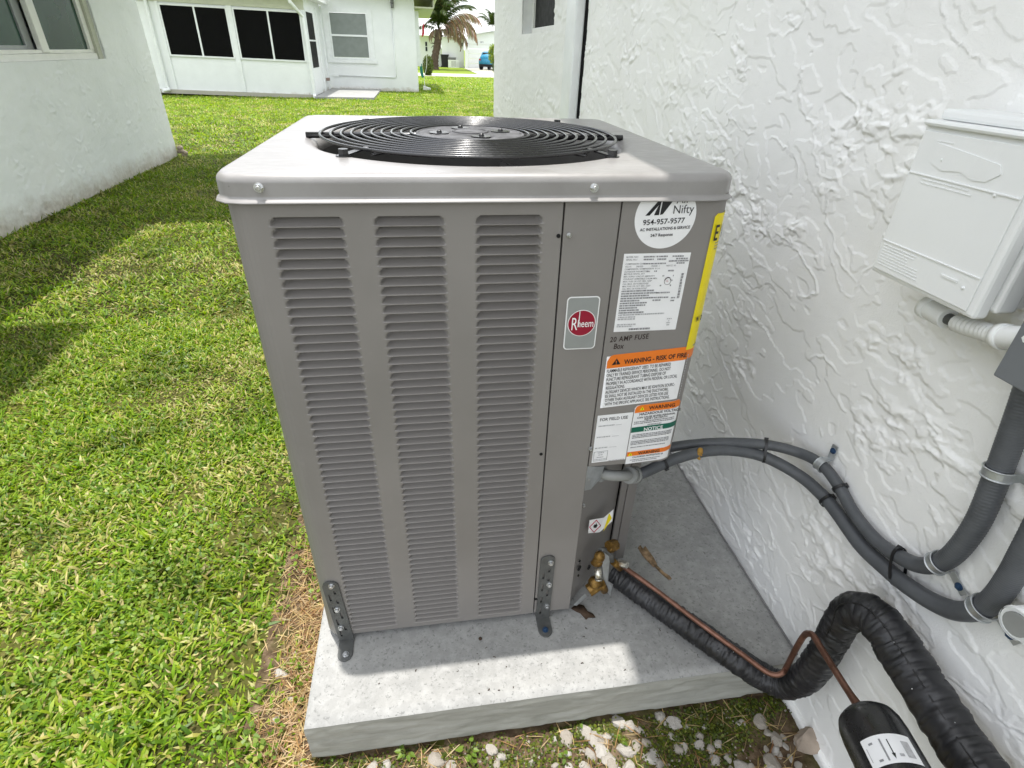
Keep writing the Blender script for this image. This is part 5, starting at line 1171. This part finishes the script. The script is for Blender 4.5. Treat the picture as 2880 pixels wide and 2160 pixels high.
b = MB(); b.tube([(6.1, 49, -.45), (6.12, 49, .4), (6.0, 49, 1.2)], [.05, .04, .03], 7); part('stem', b, 'bark', sh)
def frond_mesh(L, droop, cols, seed, stiff=.5, width=.42):
    g = random.Random(seed); P = []; ang = .55*(1-droop)+.1; x = z = 0.
    for k in range(15):
        f = k/14; P.append(Vector((x, 0, z))); a = ang-(1.5+1.2*droop)*f*f*1.0; x += math.cos(a)*L/14; z += math.sin(a)*L/14
    V = []; F = []; T = []
    def addq(a, b2, c, d, t): V.extend([tuple(a), tuple(b2), tuple(c), tuple(d)]); o = len(V)-4; F.append((o, o+1, o+2, o+3)); T.extend([t]*4)
    for k in range(14):
        for w in (Vector((0, .018, 0)), Vector((0, 0, .018))):
            addq(P[k]-w*(1-k/16), P[k]+w*(1-k/16), P[k+1]+w*(1-k/16), P[k+1]-w*(1-k/16), cols[0])
    for k in range(2, 14):
        for h in range(6):
            p = P[k].lerp(P[min(k+1, 14)], h/6) if k < 14 else P[14]; d = (P[min(k+1, 14)]-P[k-1]).normalized(); f = (k+h/6)/14
            l = width*L*.42*(math.sin(PI*min(1, .12+f*.86))**.6)*g.uniform(.8, 1.1)
            for s in (-1, 1):
                dr = g.uniform(.35, .95)*(stiff+droop*.9); e = (d*.55+Vector((0, s*(1-min(.75, dr*.55)), 0))+Vector((0, 0, -dr))).normalized(); wv = d.cross(e).cross(e).normalized()*.032+d*.012
                m = p+e*l*.55+Vector((0, 0, .04*l)); q2 = p+e*l+Vector((0, 0, -.18*l*(1+droop)))
                t = tuple(c*g.uniform(.7, 1.25) for c in g.choice(cols)); addq(p-wv*.5, p+wv*.5, m+wv, m-wv, t); addq(m-wv, m+wv, q2+wv*.25, q2-wv*.25, t)
    me = npmesh('frond', np.array(V), np.array(F), 'leaf', np.array(T)); return me
GR = [(.035, .058, .012), (.055, .08, .018), (.08, .105, .028), (.025, .042, .012)]; BR = [(.26, .19, .11), (.34, .25, .16), (.17, .12, .065), (.38, .29, .20)]
def palm(base_, crown, label, fr, r0, scale, hides=True):
    root = empty('palm_tree', base_, label, 'palm tree'); b = MB(); B0 = Vector(base_); C0 = Vector(crown); S = spline([B0, B0.lerp(C0, .3)+Vector((-.10, 0, 0))*scale, B0.lerp(C0, .65)+Vector((.02, 0, 0)), C0], 8)
    b.tube(S, [r0*(1.35 if k == 0 else 1.1-.2*k/len(S))*(1+.10*math.sin(k*2.4))+(.16*scale*max(0, (k/len(S)-.62))) for k in range(len(S))], 10); tr = part('trunk', b, 'bark', root)
    if hides:
        for k in range(14):
            b = MB(); a = random.uniform(0, 2*PI); f = random.uniform(.25, .98); p = B0.lerp(C0, f); r = r0*.9+.12*max(0, f-.6); d = Vector((math.cos(a), math.sin(a), 0)); q2 = p+d*(r+random.uniform(.15, .4))+Vector((0, 0, random.uniform(-.35, .15)))
            b.tube([p+d*r*.6-Vector((0, 0, .12)), p+d*(r+.08), q2], [.06, .045, .012], 5); part('leaf_base', b, 'bark', tr)
    for me, az, el, s in fr:
        o = link('frond', me, root); o.location = C0+Vector((0, 0, .02)); o.rotation_euler = (0, -el, az); o.scale = (s,)*3
    return root
FG = [frond_mesh(3.2, .12, GR, 1, .5), frond_mesh(3.2, .35, GR, 2, .7), frond_mesh(3.0, .2, GR, 3, .6)]; FB = [frond_mesh(3.3, .45, BR, 4, 1.0, .5), frond_mesh(2.9, .75, BR, 5, 1.2, .45)]
fr = [(FG[k % 3], 2*PI*k/28+random.uniform(-.15, .15), random.uniform(.15, 1.15), random.uniform(1.15, 1.5)) for k in range(28)]
fr += [(FB[0], -.10, .28, 1.42), (FB[0], .22, .10, 1.30), (FB[0], -.30, -.08, 1.35), (FB[1], .1, -.25, 1.1), (FB[1], -.9, -.2, .7), (FB[1], -1.5, -.35, .45), (FB[1], 2.6, -.5, .55), (FB[1], 3.6, -.4, .6), (FB[0], -.15, -.30, 1.05), (FG[1], 3.1, -.1, .8), (FG[2], 2.2, .1, .8)]
palm((1.50, 59.3, -.47), (1.98, 59.3, 2.75), 'palm tree with brown drooping fronds and ragged trunk across the street', fr, (.34), 1.)
fr = [(FG[k % 3], 2*PI*k/13+random.uniform(-.2, .2), random.uniform(.3, 1.2), random.uniform(.75, .95)) for k in range(13)]
palm((11.3, 92, -.5), (10.75, 92, 3.95), 'smaller distant palm top above the white roof by the stucco wall', fr, .2, 1., False)

# ================================================================== HOUSE ACROSS THE STREET
gh_ = empty('garage_house', (6, 68, -.45), 'white house across the street with a wide white garage door and low gable', 'house')
GY = 66.; gz = -.47
b = MB(); b.box(4.88, 5.22, GY, GY+.3, gz, 2.15); b.box(5.22, 9.9, GY, GY+.3, 1.75, 2.45); b.box(9.86, 11.5, GY, GY+.3, gz, 2.45)
b.prism([(5.3, 2.45), (10.4, 2.45), (10.2, 2.55), (7.75, 2.86), (5.9, 2.55)], GY+.02, GY+.3, lambda x, z, d: (x, d, z)); part('garage_wall', b, 'white', gh_)
b = MB(); b.box(2.5, 4.878, GY+1.5, GY+1.8, gz, 2.3); b.box(-4, 2.5, GY+2.6, GY+3, gz, 2.4); part('front_wall', b, 'white', gh_)
b = MB(); b.box(4.1, 4.16, GY+1.44, GY+1.49, gz, 2.2); b.box(3.15, 3.2, GY+1.44, GY+1.49, gz, 2.2); part('wall_pillar', b, 'whitemetal', gh_)
b = MB()
for k in range(5): b.box(5.24, 9.84, GY+.06, GY+.12, gz+.01+.446*k, gz+.01+.446*k+.430)
gd = part('garage_door', b, 'white', gh_, .01)
b = MB(); b.add([(-4.5, GY+2.2, 2.42), (11.8, GY-.5, 2.42), (11.8, GY+6, 3.45), (-4.5, GY+6, 3.45)], [(0, 1, 2, 3)]); b.prism([(5.1, 2.42), (7.75, 2.90), (10.6, 2.42), (10.6, 2.55), (7.75, 3.04), (5.1, 2.55)], GY-.4, GY+5, lambda x, z, d: (x, d, z)); part('roof', b, 'roof', gh_)
for x in (4.67, 5.10):
    b = MB(); yy = GY-.08 if x > 4.9 else GY+1.38; b.box(x-.07, x+.07, yy, yy+.07, 1.50, 1.78); b.box(x-.09, x+.09, yy-.03, yy+.08, 1.785, 1.83); part('wall_lamp', b, 'bin', gh_)
t_ = text('2871', 6.45, 1.86, .20, gh_, 'greyink', 0, 0, .004, 1., name='house_number', y=GY-.01)
b = MB(); b.box(.78, 1.06, GY+2.55, GY+2.59, .92, 1.85); w_ = part('window', b, 'whitemetal', gh_)
for z0, z1 in ((.96, 1.36), (1.42, 1.81)):
    b = MB(); b.box(.82, 1.02, GY+2.535, GY+2.545, z0, z1); part('pane', b, 'carglass', w_)
# bins and fence at its side
b = MB(); b.prism([(2.48, -.45), (3.12, -.45), (3.20, .62), (2.40, .62)], 67.2, 67.8, lambda x, z, d: (x, d, z)); b.box(2.36, 3.24, 67.1, 67.85, .622, .72); b.cyl((2.5, 67.85, -.4), (2.5, 67.9, -.4), .1, 10); o = part('wheelie_bin', b, 'bin'); tag(o, 'black wheeled bin beside the white house across the street', 'bin')
b = MB()
b.box(3.14, 3.95, 66.7, 67.0, -.46, .40); b.box(3.11, 3.98, 66.66, 67.04, .402, .48)
o = part('utility_box', b, 'greybox'); tag(o, 'grey utility box between the black bin and the white fence', 'utility box')
fe = empty('picket_fence', (3.6, 66.3, -.45), 'short white picket fence in front of the grey utility box', 'fence')
for k in range(3): b = MB(); b.box(3.10+.12*k, 3.21+.12*k, 66.3, 66.33, -.45, .20); part('picket', b, 'white', fe)
for k in range(6): b = MB(); b.box(3.50+.125*k, 3.56+.125*k, 66.3, 66.33, -.38, .16); part('picket', b, 'white', fe)
b = MB(); b.box(3.46, 4.26, 66.295, 66.335, .161, .25); b.box(3.46, 4.26, 66.295, 66.335, -.45, -.381); b.box(3.08, 3.459, 66.294, 66.34, .201, .25); part('rail', b, 'white', fe)

# ================================================================== CAR
car = empty('parked_car', (6.35, 60.5, -.43), 'light blue compact car parked in the driveway behind the shrub', 'car')
CA = math.radians(24); cM = Matrix.Translation((6.55, 60.2, -.435)) @ Matrix.Rotation(-CA, 4, 'Z')
def cpart(name, b, mats, parent=car, bevel=0): b.v = [tuple(cM @ Vector(p)) for p in b.v]; return part(name, b, mats, parent, bevel)
# sections along the length (y from tail to nose): half width low, mid, roof; heights
SEC = [(0., .74, .80, .60, .48, .80, 1.00), (.12, .84, .88, .66, .36, .86, 1.16), (.5, .88, .90, .64, .30, .92, 1.48), (1.2, .88, .90, .62, .28, .94, 1.56), (2.2, .88, .90, .60, .28, .94, 1.52), (2.9, .88, .89, .66, .28, .96, 1.18), (3.0, .88, .88, .70, .28, .96, 1.02), (3.9, .84, .84, .60, .32, .86, .90), (4.1, .70, .72, .5, .42, .72, .78)]
b = MB(); g_ = MB(); vs = []
for y, wl_, wm, wr, zl, zm, zr in SEC: vs.append([(-wl_, y, zl), (-wm, y, (zl+zm)/2), (-wm+.02, y, zm), (-wr, y, zr), (0, y, zr+.02), (wr, y, zr), (wm-.02, y, zm), (wm, y, (zl+zm)/2), (wl_, y, zl)])
fl_ = [p for r in vs for p in r]; k = 9
bf = []; gf = []
for i in range(len(SEC)-1):
    for j in range(k-1):
        f = (i*k+j, i*k+j+1, (i+1)*k+j+1, (i+1)*k+j); (gf if j in (2, 5) and 1 <= i <= 5 else bf).append(f)
b.add(fl_, bf+[tuple(reversed(range(k))), tuple((len(SEC)-1)*k+j for j in range(k))], 0, True); cpart('body', b, 'carblue')
g_.add(fl_, gf, 0, True); cpart('side_window', g_, 'carglass')
b = MB(); b.add([(-.56, -.004, 1.0), (.56, -.004, 1.0), (.58, .44, 1.47), (-.58, .44, 1.47)], [(0, 1, 2, 3)]); cpart('rear_window', b, 'carglass')
b = MB(); b.box(-.80, .80, -.06, .2, .28, .50); b.box(-.30, .30, -.085, -.061, .42, .5); cpart('bumper', b, 'tyre', bevel=.02)
for s in (-1, 1):
    b = MB(); b.box(s*.70-.10, s*.70+.10, -.03, .06, .80, .96); cpart('tail_light', b, 'lamp_red', bevel=.01)
    b = MB(); b.box(s*.96-.10, s*.96+.10, 2.75, 2.90, .98, 1.12); cpart('mirror', b, 'carblue', bevel=.02)
    for y in (.72, 3.3):
        b = MB(); b.cyl((s*.70, y, .335), (s*.925, y, .335), .335, 24); w_ = cpart('wheel', b, 'tyre')
        b = MB(); b.cyl((s*.926, y, .335), (s*.932, y, .335), .21, 20); cpart('rim', b, 'zinc', w_)

# ------------------------------------------------------------------ lettering to plain meshes
bpy.context.view_layer.update(); dg = bpy.context.evaluated_depsgraph_get()
for o in [o for o in SC.objects if o.type == 'FONT']:
    me = bpy.data.meshes.new_from_object(o.evaluated_get(dg)); n_ = o.name; nm = n_.split('.')[0]; par = o.parent; cv = o.data
    q_ = bpy.data.objects.new(nm, me); COL.objects.link(q_); q_.parent = par; q_.matrix_parent_inverse = o.matrix_parent_inverse.copy(); q_.location = o.location; q_.rotation_euler = o.rotation_euler; q_.scale = o.scale
    bpy.data.objects.remove(o); bpy.data.curves.remove(cv)
